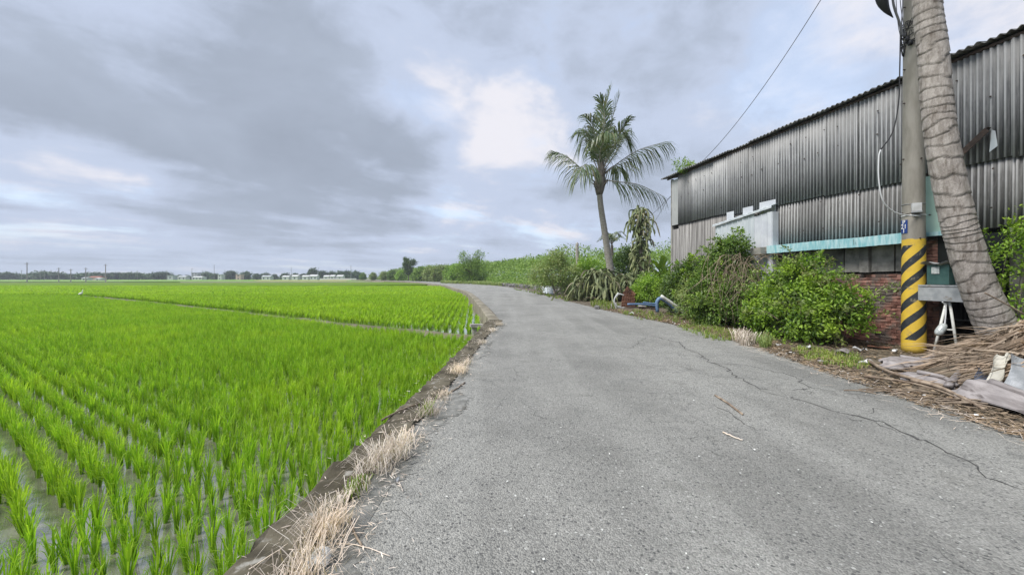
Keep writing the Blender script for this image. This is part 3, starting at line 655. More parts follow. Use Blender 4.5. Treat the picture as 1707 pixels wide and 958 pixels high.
# other walls, floor and roof so that the inside is dark
Geo().box((0.0, 4.2, EAVE/2), (.1, 8.2, EAVE-.1)).build('end_wall', M['sheet_wood'], shed)
Geo().box((SLEN, 4.2, EAVE/2), (.1, 8.2, EAVE-.1)).build('end_wall', M['sheet_wood'], shed)
Geo().box((SLEN/2, 8.3, EAVE/2+.6), (SLEN, .1, EAVE+1.2)).build('back_wall', M['sheet_wood'], shed)
def roof_sheet(a, b):
    pitch, amp = .13, .022; n = int((b-a)/pitch*8); xs = np.linspace(a, b, n); yy = amp*np.sin(xs/pitch*2*math.pi); V = []
    for t_ in (0, .5):
        for q in (-.17, 8.5): V.append(np.c_[xs, np.full(n, q), EAVE+.055+(q+.26)*.16+yy+t_*.024])
    g = Geo(); g.add(np.concatenate(V), [[i, n+i, n+i+1, i+1] for i in range(n-1)])
    g.F.append((np.array([[2*n+i, 2*n+i+1, 3*n+i+1, 3*n+i] for i in range(n-1)]), 0)); g.F.append((np.array([[i, i+1, 2*n+i+1, 2*n+i] for i in range(n-1)]), 0))
    return g.build('roof_sheet', M['roof_sheet'], shed, smooth=False)
rc = [-.38]+[round(x, 2) for x in np.arange(.9, 15.3, .9)]
for i, (a, b) in enumerate(zip(rc[:-1], rc[1:])):
    o = roof_sheet(a-.03, b+.03); o.location.z = .008*(i % 2)+rng.uniform(0, .025); o.location.y = rng.uniform(-.07, .07)
Geo().box((SLEN/2-.1, -.02, EAVE+.01), (SLEN+.2, .05, .05)).build('eave_batten', M['dark_steel'], shed)
g = Geo()                                                     # bolt heads with washers
for z_ in (SEAM+.28, (SEAM+EAVE)/2+.1, EAVE-.4, LEDGE+.35, SEAM-.2):
    for x_ in np.arange(.8, 14.4, .46):
        if (LEDGE < z_ < SEAM and x_ < 5.6) or rng.random() < .35: continue
        q = np.array([x_+rng.normal(0, .03), -.045, z_+rng.normal(0, .02)]); g.tube([q, q+[0, -.012, 0]], .016, 6)
tag(g.build('bolt_heads', M['dark_steel'], shed), kind='stuff')
# steel angle sticking out of a torn sheet, and the tear
p0 = P(1606, 262, 7.45); p1 = P(1657, 213, 7.0)
def w2s(p): d = p[:2]-A0; return np.array([d@SD, -(d[0]*SD[1])+d[1]*SD[0], p[2]])
a_, b_ = wall_s(1604), wall_s(1657)
q0 = np.array([a_, -.10, H+(V0-262)*(10.21/((1604-U0)/F+.2))/F]); q1 = np.array([b_, -.13, H+(V0-213)*(10.21/((1657-U0)/F+.2))/F])
g = Geo(); d_ = q1-q0; ln = np.linalg.norm(d_); ang = math.atan2(d_[2], d_[0]); ry = np.array([[math.cos(ang), 0, -math.sin(ang)], [0, 1, 0], [math.sin(ang), 0, math.cos(ang)]])
g.box((q0+q1)/2, (ln, .10, .012), ry); g.box((q0+q1)/2+np.array([0, -.05, -.045]), (ln, .012, .10), ry)
g.build('steel_angle', M['dark_steel'], shed)
zc = H+(V0-228)*(10.21/((1655-U0)/F+.2))/F
g = Geo(); g.add([(b_-.03, -.055, zc-.28), (b_+.08, -.055, zc-.2), (b_+.05, -.055, zc+.08), (b_, -.055, zc+.12)], [[0, 1, 2, 3]]); g.build('torn_edge', M['white_metal'], shed)
# fern growing in the gutter
LEAF = [(0, 0, 0), (.5, .35, .10), (.42, .72, .08), (0, 1, -.08), (-.42, .72, .08), (-.5, .35, .10)]
LEAFF = [[[0, 1, 2, 3], [0, 3, 4, 5]]]
def frames(axis, normal):
    Y_ = norm(axis); X_ = norm(np.cross(Y_, normal)); return X_, Y_, np.cross(X_, Y_)
def leaf_cloud(g, lobes, nc, per, cr, ll, lw, r, up=.5, droop=.25, shell=(.55, 1.06), upbias=.25, zmin=.02, m=0):
    w = np.array([(a[3]*a[4]+a[4]*a[5]+a[3]*a[5]) for a in lobes]); w = w/w.sum()
    li = r.choice(len(lobes), nc, p=w); lo = np.array(lobes)[li]
    d = norm(r.normal(0, 1, (nc, 3))+[0, 0, upbias]); rad = r.uniform(*shell, nc)[:, None]
    c = lo[:, :3]+d*rad*lo[:, 3:]; k = c[:, 2] > zmin; c, d = c[k], d[k]
    out = norm(d/lo[k][:, 3:])
    nl = r.integers(int(per*.5), int(per*1.5), len(c)); pos = np.repeat(c, nl, 0)+r.normal(0, cr, (nl.sum(), 3))
    o_ = np.repeat(out, nl, 0); N_ = len(pos); pos[:, 2] = np.maximum(pos[:, 2], zmin)
    nrm = norm(o_*.6+np.array([0, 0, up])+r.normal(0, .5, (N_, 3)))
    ax = norm(o_*.55+r.normal(0, .7, (N_, 3))-np.array([0, 0, droop]))
    X, Y, Z = frames(ax, nrm); s = r.uniform(.6, 1.3, N_)
    g.scatter(LEAF, LEAFF, pos, X, Y, Z, s*lw, s*ll, m=m)
    return c
def stems(g, base, centers, r, n, rad, seg=5, m=0):
    for c in centers[r.choice(len(centers), min(n, len(centers)), replace=False)]:
        b = base+np.append(r.normal(0, .06, 2), 0); mid = (b+c)/2+r.normal(0, .12, 3)*np.linalg.norm(c-b)*.4
        g.tube(curve([b, mid, c], 7), np.linspace(rad, rad*.25, 7), seg, cap=False, m=m)
def bush(name, label, loc, lobes, nc, per, cr, ll, lw, m, seed, nst=14, rad=.018, bark='bark', cat='bush', extra=None, **kw):
    r = np.random.default_rng(seed); t = thing(name, label, cat, loc); g = Geo()
    c = leaf_cloud(g, lobes, nc, per, cr, ll, lw, r, **kw); g.build('foliage', M[m], t)
    if extra:                                                 # second leaf tone inside, and long shoots breaking the outline
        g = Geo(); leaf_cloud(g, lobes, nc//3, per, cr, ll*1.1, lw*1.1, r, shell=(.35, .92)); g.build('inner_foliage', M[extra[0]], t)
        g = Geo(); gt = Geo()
        for k in range(extra[2]):
            a = lobes[int(r.integers(len(lobes)))]; d = norm(r.normal(0, 1, 3)+[0, 0, .7]); p0 = np.array(a[:3])+d*np.array(a[3:])*.8; L_ = r.uniform(.25, .55)
            q = curve([p0, p0+d*L_*.6+[0, 0, .08], p0+d*L_+[0, 0, -.02]], 9); gt.tube(q, np.linspace(.006, .002, 9), 4, cap=False)
            lp = np.repeat(q[2:], 4, 0)+r.normal(0, .018, (28, 3)); X, Y, Z = frames(norm(r.normal(0, 1, (28, 3))+d*.6), norm(r.normal(0, .5, (28, 3))+[0, 0, 1])); s_ = r.uniform(.6, 1.2, 28); g.scatter(LEAF, LEAFF, lp, X, Y, Z, s_*lw, s_*ll)
        g.build('shoots', M[extra[1]], t); gt.build('twigs', M['twig'], t)
    g = Geo(); stems(g, np.zeros(3), c, r, nst, rad); g.build('stem', M[bark], t, smooth=True)
    return t
fp = shed_to_world(1.2, -.2, EAVE+.07)
bush('roof_plant', 'small bright green plant sprouting from the far end of the shed roof', fp, [(0, 0, .22, .38, .22, .22)], 22, 14, .07, .13, .03, 'leaf_bright', 3, nst=6, rad=.006, cat='plant', zmin=.0)

# ================================================================== UTILITY POLE
PX, PY = G(1523, 586)[:2]
pole = thing('utility_pole', 'grey concrete utility pole with yellow and black striped base', 'pole', (PX, PY, -.02))
g = Geo(); zs = np.concatenate([np.linspace(0, 2.4, 25), np.linspace(2.6, 10.4, 14)])
g.tube(np.c_[np.zeros(len(zs)), np.zeros(len(zs)), zs], .188-.0052*zs, 36); g.build('shaft', M['pole_paint'], pole, smooth=True)
face = np.array([-PX, -PY])/math.hypot(PX, PY)                # towards the viewer
def on_pole(u, z, r, lift=0.0):
    """point on the pole skin seen in photo column u, and the outward direction there"""
    c0 = math.hypot(PX, PY); al = math.atan2(u-U0, F)-math.atan2(PX, PY); off = math.sin(al)*c0
    off = max(-r*.98, min(r*.98, off)); rt = np.array([-face[1], face[0]])*-1
    rt = np.array([face[1], -face[0]]) if np.dot(np.array([face[1], -face[0]]), [1, 0]) > 0 else np.array([-face[1], face[0]])
    d = rt*off/r+face*math.sqrt(max(0, 1-(off/r)**2)); return np.array([d[0]*(r+lift), d[1]*(r+lift), z]), d
def zpx(v, Y=None): return H+(V0-v)*(Y or PY)/F+.02
def curved_plate(name, u0, u1, v0, v1, m, lift):
    z0, z1 = zpx(v1), zpx(v0); r = .175; g = Geo(); V = []; k = 7
    for z in (z0, z1):
        for u in np.linspace(u0, u1, k): V.append(on_pole(u, z, r, lift)[0])
    g.add(V, [[i, i+1, k+i+1, k+i] for i in range(k-1)]); return g.build(name, m, pole)
pl = curved_plate('number_plate', 1502.5, 1513.5, 367, 389, M['plate_blue'], .010); pl['label'] = 'small blue plate with white characters'
def text_part(txt, u, v, size, parent):
    cu = bpy.data.curves.new('lettering', 'FONT'); cu.body = txt; cu.size = size; cu.align_x = 'CENTER'; cu.align_y = 'CENTER'; cu.extrude = .001
    o = bpy.data.objects.new('lettering', cu); COL.objects.link(o); dg = bpy.context.evaluated_depsgraph_get(); me = bpy.data.meshes.new_from_object(o.evaluated_get(dg))
    bpy.data.objects.remove(o); me.materials.clear(); me.materials.append(M['paint_white'])
    p, d = on_pole(u, zpx(v), .175, .0155); q = obj('lettering', me, parent); q.location = tuple(p)
    q.rotation_euler = (R(90), 0, math.atan2(d[1], d[0])+R(90)); q.scale = (1.0, 1, 1); return q
for tx, v in (('P', 371), ('21', 378), ('1', 385)): text_part(tx, 1508, v, .125, pl)
p, d = on_pole(1527, zpx(349), .175, .03)
jb = Geo().box((0, 0, 0), (.14, .08, .19)).build('junction_box', M['plastic_white'], pole); jb.location = tuple(p); jb.rotation_euler = (0, 0, math.atan2(d[1], d[0])+R(90))
Geo().box((0, -.042, -.075), (.15, .012, .03)).build('lid', M['galv'], jb)
for v in (341, 360):
    z = zpx(v); a = np.linspace(0, 2*math.pi, 33); Geo().tube(np.c_[np.cos(a)*.179, np.sin(a)*.179, np.full(33, z)], .005 if v == 341 else .009, 6, cap=False).build('band', M['galv'] if v == 341 else M['cable_white'], pole, smooth=True)
for u, v in ((1508, 116), (1508, 172), (1507, 265), (1506, 355), (1535, 268), (1533, 398), (1508, 12)):
    p, d = on_pole(u, zpx(v), .168, 0); o = Geo().tube([p-np.append(d, 0)*.01, p+np.append(d, 0)*.025], .012, 8).build('step_bolt', M['dark_steel'], pole)
# tangle of ties and splices where the cables meet the pole
r_ = np.random.default_rng(5); g = Geo()
for i in range(20):
    z0 = zpx(r_.uniform(38, 78)); a = r_.uniform(0, 6.28); sp = r_.uniform(1.2, 4.5)
    q = np.array([[math.cos(a+t*sp)*(.165+.03*r_.random()), math.sin(a+t*sp)*(.165+.03*r_.random()), z0+t*r_.uniform(-.28, .1)] for t in np.linspace(0, 1, 9)])
    g.tube(curve(q, 18), r_.uniform(.005, .013), 6)
for k in range(4):
    p, d = on_pole(1506+k*4, zpx(52+8*k), .17, .02); g.box(p, (.05, .05, .10), rotz(k))
g.build('cable_splice', M['cable_black'], pole, smooth=True)
g = Geo()
for u0_, u1_, r0 in ((1488, 1500, .02), (1504, 1503, .009), (1493, 1497, .006), (1500, 1506, .007)):
    c = [P(u0_, -160, PY-.25), P(u0_, -40, PY-.22), P(u0_+1, 5, PY-.22), P(u1_, 40, PY-.2), P(u1_+4, 62, PY-.16)]
    g.tube(curve(c, 20)-np.array([PX, PY, -.02]), r0, 7)
g.build('riser_cable', M['cable_grey'], pole, smooth=True)
c = curve([P(1462, -60, PY-.3), P(1468, -10, PY-.3), P(1476, 14, PY-.3), P(1489, 30, PY-.3)], 12)-np.array([PX, PY, -.02])
g = Geo(); g.tube(c, np.array([.11, .11, .105, .10, .095, .09, .08, .065, .05, .035, .02, .006]), 10); o = g.build('curved_cover', M['cable_black'], pole, smooth=True)
g = Geo(); g.tube([c[0], np.array([-.05, -.05, c[0][2]+.1])], .02, 6); g.build('cover_arm', M['galv'], pole)
# loose service cable looping from the pole top to the box
W = lambda u, v, dy: P(u, v, PY+dy)
g = Geo(); g.tube(curve([W(1501, 60, -.17), W(1500, 110, -.18), W(1498, 170, -.2), W(1488, 220, -.22), W(1468, 250, -.25)], 30), .011, 6); 
g.tube(curve([W(1468, 250, -.25), W(1465, 262, -.25), W(1465, 300, -.25), W(1472, 335, -.24), W(1490, 353, -.22), W(1512, 359, -.19), W(1535, 361, -.16), W(1541, 372, -.1), W(1543, 396, -.05)], 44), .012, 6, m=1)
g.tube(curve([W(1507, 358, -.19), W(1522, 355, -.19), W(1535, 358, -.16), W(1541, 365, -.1)], 14), .008, 6)
tag(g.build('service_cable', [M['cable_black'], M['cable_white']], smooth=True), 'loose cable, black above and white below, looping beside the striped pole', 'cable')
# overhead line to the shed's far end
e0 = P(1172, 268, 15.4); e1 = np.array([PX-.05, PY, 10.2]); mid = P(1345, 42, 10.1); mid[2] -= .0
pts = [e0*(1-t)+e1*t-np.array([0, 0, .55*4*t*(1-t)]) for t in np.linspace(0, 1, 40)]
tag(Geo().tube(pts, .010, 5).build('overhead_wire', M['cable_grey'], smooth=True), 'thin overhead wire strung from the pole top to the shed roof', 'wire')
g = Geo()
g.tube(curve([e0+[0, 0, .0], P(1140, 305, 16.9), P(1120, 325, 17.6), P(1093, 352, 19), P(1070, 372, 22)], 24), .009, 5)
g.tube(curve([e0+[0, 0, .0], P(1138, 308, 16.9), P(1112, 335, 18.0), P(1096, 362, 20), P(1080, 385, 24)], 24), .007, 5)
tag(g.build('slack_wire', M['cable_grey'], smooth=True), 'pair of slack wires trailing off the far corner of the shed', 'wire')
# ================================================================== PALMS
def frond_geo(pts, nleaf, ll, lw, droop, r, rachis=.03, start=.18, spread=1.0, tatter=.1, m_r=1, fold=.35):
    g = Geo(); c = curve(pts, 26); g.tube(c, np.linspace(rachis, rachis*.2, 26), 5, m=m_r, cap=False)
    t = norm(np.gradient(c, axis=0)); up = np.array([0, 0, 1.0])
    side = norm(np.cross(t, up+1e-3)); nrm = np.cross(side, t)
    for sgn in (-1, 1):
        for k in range(nleaf):
            f = start+(1-start)*(k+r.random()*.6)/nleaf
            if r.random() < tatter: continue
            i = min(24, int(f*25)); b = c[i]+(c[i+1]-c[i])*(f*25-i)
            L_ = ll*(.55+.75*math.sin(math.pi*min(1, .18+f*.82))**.8)*r.uniform(.8, 1.1)
            d = norm(side[i]*sgn*spread*(1-.45*f)+t[i]*(.45+.9*f)+nrm[i]*fold+r.normal(0, .09, 3))
            w = np.cross(d, nrm[i]); w = norm(w)*lw
            p1 = b+d*L_*.45-up*droop*L_*.10; p2 = b+d*L_*.8-up*droop*L_*.42; p3 = b+d*L_*.98-up*droop*L_*.80
            g.add([b+w*.4, b-w*.4, p1+w, p1-w, p2+w*.7, p2-w*.7, p3], [[0, 1, 3, 2], [2, 3, 5, 4]]); g.F.append((np.array([[4, 5, 6]])+g.n-7, 0))
    return g
def ringed_trunk(pts, rads, nring, seg, r, bump, n=120):
    c = curve(pts, n); rr = np.interp(np.linspace(0, 1, n), np.linspace(0, 1, len(rads)), rads)
    ph = np.linspace(0, nring, n)+.18*np.sin(np.linspace(0, nring, n)*2.3)
    saw = ph % 1.0
    return c, rr*(1+bump*(saw-.5)), saw
# --- coconut palm by the bend
CY = 28.5
cb = np.array([P(1019, 462, CY)[0]+.05, CY, 0])
r = np.random.default_rng(11)
palm = thing('coconut_palm', 'tall coconut palm with leaning pale trunk standing behind the cactus thicket', 'palm', cb)
tp = [cb*[1, 1, 0], P(1018, 455, CY), P(1013, 420, CY), P(1007, 380, CY), P(1001, 340, CY), P(999, 312, CY)]
c, rr, saw = ringed_trunk(tp, [.34, .27, .24, .22, .20, .20], 46, 16, r, .07, 200)
g = Geo(); g.tube(c-cb, rr, 16); g.build('trunk', M['bark_pale'], palm, smooth=True)
top = P(1000, 308, CY)-cb
g = Geo(); g.tube(curve([P(999, 325, CY)-cb, P(1000, 308, CY)-cb, P(1002, 285, CY)-cb, P(1003, 262, CY)-cb], 12), [.22, .28, .33, .36, .38, .36, .33, .3, .26, .2, .14, .06], 12)
for k in range(26):                                           # old leaf bases
    a = r.random()*6.28; z0 = r.uniform(-.5, 1.2); d = np.array([math.cos(a), math.sin(a), 0]); b = top+[0, 0, z0]+d*.25
    g.tube([b, b+d*.2+[0, 0, .35], b+d*.42+[0, 0, .5]], [.06, .045, .01], 5)
g.build('crown_shaft', M['bark'], palm, smooth=True)
def fr(name, px, ll, nleaf=48, droop=.8, dy=(0, 0, 0, 0), rachis=.05, **kw):
    kw.setdefault('tatter', .2)
    pts = [P(u, v, CY+d_)-cb for (u, v), d_ in zip(px, dy)]
    g = frond_geo(pts, int(nleaf*1.2), ll*(.84 if px[-1][1] < 260 and px[-1][0] < 1100 and px[-1][0] > 930 else 1), .033, droop, r, rachis, **kw); return g.build('frond', [M['leaf_palm'], M['bark_pale']], palm)
fr('f', [(995, 296), (972, 284), (945, 262), (922, 252)], 1.35, 46, 1.1, (0, -.3, -.6, -.9), fold=-.1)
fr('f', [(1006, 292), (1030, 272), (1065, 250), (1110, 236)], 1.9, 56, 1.15, (0, .2, .4, .5), fold=-.15)
fr('f', [(1008, 300), (1030, 303), (1065, 308), (1108, 328)], 1.25, 46, 1.2, (0, -.3, -.6, -1), fold=-.1, tatter=.2)
fr('f', [(1001, 285), (1003, 240), (1006, 195), (1018, 148)], 1.7, 50, .35, (0, .3, .5, .6), spread=.75)
fr('f', [(1003, 285), (1012, 240), (1020, 200), (1033, 158)], 1.5, 50, .4, (0, -.3, -.5, -.7), spread=.75)
fr('f', [(1000, 285), (993, 245), (988, 210), (978, 195)], 1.8, 46, 1.0, (0, -.5, -1.0, -1.5), spread=.7)
fr('f', [(998, 288), (985, 255), (975, 225), (966, 222)], 1.7, 44, 1.2, (0, .5, 1.0, 1.5), spread=.7)
fr('f', [(1004, 285), (1020, 250), (1032, 222), (1048, 200)], 1.7, 46, .9, (0, -.6, -1.2, -1.8), spread=.75)
fr('f', [(1004, 288), (1022, 262), (1036, 235), (1047, 218)], 1.6, 46, 1.1, (0, .6, 1.2, 1.7), spread=.75)
fr('f', [(1000, 292), (1000, 255), (1010, 230), (1024, 224)], 1.7, 46, 1.2, (0, -1.0, -2.0, -3.0), spread=.8)
fr('f', [(1000, 292), (996, 262), (990, 244), (984, 250)], 1.6, 46, 1.2, (0, 1.0, 2.0, 3.0), spread=.8)
fr('f', [(1000, 292), (1002, 250), (1006, 215), (1001, 180)], 1.6, 46, .7, (0, .9, 1.4, 1.8), spread=.75)
fr('f', [(1000, 295), (985, 280), (975, 274), (966, 288)], 1.3, 36, 1.3, (0, -.8, -1.7, -2.6), fold=-.1)
fr('f', [(1003, 295), (1015, 282), (1026, 276), (1034, 284)], 1.3, 36, 1.3, (0, 1.0, 2.0, 3.0), fold=-.1)
fr('f', [(1000, 288), (990, 250), (978, 222), (970, 236)], 1.7, 46, 1.2, (0, -.2, -.4, -.5), spread=.8)
fr('f', [(1003, 288), (1018, 245), (1032, 218), (1046, 232)], 1.6, 46, 1.2, (0, .1, .2, .3), spread=.8)
fr('f', [(1002, 286), (1005, 235), (1008, 190), (1000, 165)], 1.6, 50, .6, (0, -.5, -.9, -1.3), spread=.9)
# --- leaning palm beside the pole
TY = 6.75; r = np.random.default_rng(12)
tb = np.array([P(1688, 600, TY)[0], TY, 0])
tpalm = thing('palm_tree', 'thick ringed palm trunk leaning over beside the striped pole', 'palm', tb)
px = [(1545, 0), (1555, 83), (1561.5, 167), (1572, 250), (1594, 355), (1606, 400), (1630, 475), (1662, 546), (1692, 605)]
tp = [P(u, v, TY) for u, v in px][::-1]; tp = [tp[0]-[0, 0, .15]]+tp+[P(1542, -140, TY), P(1541, -300, TY)]
n = 620; c = curve(tp, n); z = c[:, 2]
rad = np.interp(z, [-.2, .1, .5, 1.3, 2.2, 3.6, 4.8, 6.2, 9], [.40, .34, .27, .232, .222, .208, .196, .182, .16])
g = Geo(); seg = 32; t = norm(np.gradient(c, axis=0)); x = norm(np.cross([0, 1.0, 0], t)); y = np.cross(t, x)
ph = np.cumsum(np.full(n, 52/n)*(1+.3*np.sin(np.arange(n)*.055)))
a = np.arange(seg)/seg*2*math.pi; V = []; RING = []
ringn = r.normal(0, 1, (80, seg)); ringn = (ringn+np.roll(ringn, 1, 1)+np.roll(ringn, -1, 1)+np.roll(ringn, 2, 1))/4
for i in range(n):
    p_ = ph[i]+.28*np.sin(a+ph[i]*.8)+.15*np.sin(2*a+ph[i]*1.7)+.05*np.sin(5*a+ph[i]*2.9)                       # rings run round unevenly
    k = np.floor(p_).astype(int) % 80; f = p_-np.floor(p_)
    lip = .060*(1-f)**1.5-.075*np.exp(-((f-.95)/.055)**2)+.018*ringn[k, np.arange(seg)]
    amp = np.interp(z[i], [0, 1.4, 2.6], [.3, .45, .68]); RING.append(.55*np.exp(-((f-.95)/.055)**2)*np.clip(.75+.5*ringn[k, np.arange(seg)], 0, 1))
    rr = rad[i]*(1+amp*lip-.01); V.append(c[i]+rr[:, None]*(np.outer(np.cos(a), x[i])+np.outer(np.sin(a), y[i])))
V = np.concatenate(V)-tb; ii, jj = np.meshgrid(np.arange(n-1), np.arange(seg), indexing='ij'); ii = ii.ravel(); jj = jj.ravel(); kk = (jj+1) % seg
g.add(V, np.stack([ii*seg+jj, ii*seg+kk, (ii+1)*seg+kk, (ii+1)*seg+jj], 1)); o = g.build('trunk', M['palm_bark'], tpalm, smooth=True)
q = o.data.attributes.new('ring', 'FLOAT', 'POINT'); q.data.foreach_set('value', np.concatenate(RING).astype(np.float32))
tt = c[-1]-tb
for k in range(11):                                           # crown high above the frame
    a = k/11*6.28+.2; d = np.array([math.cos(a), math.sin(a), 0]); e = r.uniform(.9, 1.5)
    pts = [tt+[0, 0, .1], tt+d*.7+[0, 0, 1.0*e], tt+d*1.9+[0, 0, 1.6*e], tt+d*3.0+[0, 0, 1.3*e]]
    frond_geo(pts, 34, .8, .03, .7, r, .035).build('frond', [M['leaf_palm'], M['bark_pale']], tpalm)
# --- small palm and dead trunk behind
r = np.random.default_rng(13)
sb = np.array([P(1020, 462, 44)[0], 44, 0]); sp = thing('small_palm', 'small distant palm seen behind the coconut trunk', 'palm', sb)
h = P(1020, 408, 44)[2]; Geo().tube(curve([(0, 0, 0), (.1, 0, h*.5), (0, 0, h)], 12), np.linspace(.2, .14, 12), 8).build('trunk', M['bark'], sp, smooth=True)
for k in range(9):
    a = k/9*6.28; d = np.array([math.cos(a), math.sin(a), 0]); e = r.uniform(.4, 1.3)
    frond_geo([(0, 0, h), d*.4+[0, 0, h+.8*e], d*.9+[0, 0, h+1.2*e], d*1.5+[0, 0, h+.9*e]], 22, .5, .035, .9, r, .03).build('frond', [M['leaf_palm'], M['bark']], sp)
db = np.array([P(962, 462, 44)[0], 44, 0]); g = Geo(); h = P(962, 404, 44)[2]
g.tube(curve([(0, 0, 0), (.05, 0, h*.5), (0, 0, h*.85), (.03, 0, h)], 30), np.linspace(.2, .16, 30)*(1+.05*np.sin(np.arange(30)*1.9))*np.where(np.arange(30) > 27, .5, 1), 10)
t = thing('dead_palm', 'bare dead palm trunk without a crown rising above the orchard', 'tree', db); g.build('trunk', M['bark_pale'], t, smooth=True)

# ================================================================== CACTUS THICKETS
def cactus_stems(g, starts, r, lmin, lmax, rad, outdir=None):
    for b in starts:
        d = norm(np.array([r.normal(), r.normal(), 0])+(np.array(outdir)*1.0 if outdir is not None else 0)); L_ = r.uniform(lmin, lmax); up_ = r.uniform(.15, .6)*L_
        pts = [b, b+d*L_*.25+[0, 0, up_*.6], b+d*L_*.5+[0, 0, up_*.5], b+d*L_*.72+[0, 0, up_*.5-L_*.35], b+d*L_*.8+[0, 0, up_*.4-L_*.85]]
        pts = np.array(pts)+r.normal(0, .06, (5, 3)); pts[:, 2] = np.maximum(pts[:, 2], .03)
        k = 12; g.tube(curve(pts, k), rad*r.uniform(.8, 1.25)*(1+.18*np.sin(np.arange(k)*2.2))*np.append(np.ones(k-1), .35), 3, twist=.12)
r = np.random.default_rng(21)
cp = G(1000, 500)
t = thing('dragon_fruit_cactus', 'sprawling grey-green dragon fruit cactus heap at the foot of the coconut palm', 'cactus', cp)
g = Geo(); st = np.c_[r.normal(0, .95, 330), r.normal(0, .75, 330), np.zeros(330)]; st[:, 2] = np.clip(1.75-.38*st[:, 0]**2-.5*st[:, 1]**2, .15, 2)*r.uniform(.5, 1.1, 330)
cactus_stems(g, st*[.85, .9, .92], r, .8, 1.8, .058); g.build('stems', M['cactus'], t)
g = Geo()
for k in range(9): q = np.append(r.normal(0, .6, 2), 0); g.tube([q, q*[.7, .7, 0]+[0, 0, 1.2]], [.07, .05], 6)
g.build('woody_base', M['bark'], t)
cp = G(1068, 501)
t = thing('dragon_fruit_cactus', 'tall column of dragon fruit cactus climbing a post beside the shed', 'cactus', cp)
ht = P(0, 352, cp[1])[2]; g = Geo(); g.tube([(0, 0, 0), (.05, 0, 2.2), (-.1, 0, ht-.3)], [.16, .14, .1], 10); g.build('post', M['bark'], t)
g = Geo(); zz = r.uniform(.6, ht, 190); a = r.random(190)*6.28; wdt = np.interp(zz, [0, 1.6, 3, ht], [.7, .5, .36, .30])
st = np.c_[np.cos(a)*wdt*r.random(190), np.sin(a)*wdt*r.random(190), zz]
cactus_stems(g, st, r, .35, .8, .05); cactus_stems(g, st[zz > ht-1.4][:26], r, .7, 1.3, .042); cactus_stems(g, np.c_[r.normal(-.6, .8, 90), r.normal(0, .5, 90), r.uniform(.3, 1.5, 90)], r, .8, 1.6, .055)
g.build('stems', M['cactus'], t)
# ================================================================== BUSHES ALONG THE SHED
def sw(x, y): return shed_to_world(x, y, 0)
b0 = sw(7.42, -1.35)
dirs = SD                                                     # lobes follow the wall
def along(lst): return [(SD[0]*a-SD[1]*b_, SD[1]*a+SD[0]*b_, c_, rx, ry, rz) for a, b_, c_, rx, ry, rz in lst]
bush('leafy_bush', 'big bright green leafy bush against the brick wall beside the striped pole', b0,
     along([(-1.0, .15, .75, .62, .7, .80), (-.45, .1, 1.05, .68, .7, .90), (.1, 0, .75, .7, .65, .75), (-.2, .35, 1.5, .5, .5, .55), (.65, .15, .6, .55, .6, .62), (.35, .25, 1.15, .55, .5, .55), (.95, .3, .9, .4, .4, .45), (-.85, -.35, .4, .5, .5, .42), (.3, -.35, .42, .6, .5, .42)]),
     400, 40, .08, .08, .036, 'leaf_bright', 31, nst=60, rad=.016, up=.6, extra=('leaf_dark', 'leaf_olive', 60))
b1 = sw(4.15, -1.15)
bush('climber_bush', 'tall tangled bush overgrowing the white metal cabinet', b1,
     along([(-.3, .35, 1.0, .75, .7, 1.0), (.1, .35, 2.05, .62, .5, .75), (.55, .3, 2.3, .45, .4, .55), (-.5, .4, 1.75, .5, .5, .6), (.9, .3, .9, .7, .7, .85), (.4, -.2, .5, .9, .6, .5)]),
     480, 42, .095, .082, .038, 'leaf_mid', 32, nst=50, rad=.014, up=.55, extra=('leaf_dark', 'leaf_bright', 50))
b2 = sw(1.7, -.45)
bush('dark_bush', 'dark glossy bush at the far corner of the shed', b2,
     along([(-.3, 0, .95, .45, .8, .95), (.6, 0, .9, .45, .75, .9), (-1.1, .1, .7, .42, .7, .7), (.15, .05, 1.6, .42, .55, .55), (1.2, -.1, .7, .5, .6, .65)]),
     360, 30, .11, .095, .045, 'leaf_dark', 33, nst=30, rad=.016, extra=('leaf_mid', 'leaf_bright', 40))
bush('weedy_shrub', 'low yellowish green weeds between the dark bush and the tangled bush', sw(3.0, -.95),
     along([(0, 0, .5, .7, .6, .55), (.7, .1, .45, .5, .5, .45), (-.5, .2, .9, .45, .4, .5)]), 150, 24, .10, .10, .028, 'leaf_olive', 34, nst=20, rad=.008)
cp = G(1079, 503, 0); cp = np.array([P(1079, 0, 20)[0], 20, 0])
bush('small_shrub', 'rounded fresh green shrub behind the scrap heap', cp, [(0, 0, .75, .72, .65, .72), (.15, .1, 1.2, .5, .5, .45), (-.4, 0, .5, .45, .45, .45)], 170, 28, .09, .09, .04, 'leaf_bright', 35, nst=14)
bush('shrub_behind_scrap', 'loose pale green shrub filling the gap left of the shed', (P(1112, 0, 21)[0], 21, 0), [(0, 0, .8, 1.1, .8, .85), (-.9, .3, .9, .8, .7, .8), (.9, .2, 1.2, .8, .7, .8)], 200, 28, .13, .12, .05, 'leaf_mid', 36, nst=16)
bush('rounded_bush', 'dense round dark green bush beside the tall cactus column', (P(1046, 0, 30)[0], 30.5, 0), [(0, 0, 2.0, 1.0, 1.0, 1.7), (.5, 0, 2.8, .7, .7, .9)], 200, 30, .16, .16, .07, 'leaf_dark', 37, nst=14)
bush('yellow_shrub', 'yellow-green leafy shrub left of the coconut palm', (P(985, 0, 36)[0], 36, 0), [(0, 0, 1.6, 1.2, 1.0, 1.5), (-.5, 0, 2.3, .8, .7, .9), (.9, 0, 1.4, .8, .8, 1.2)], 220, 30, .18, .17, .075, 'leaf_bright', 38, nst=14)
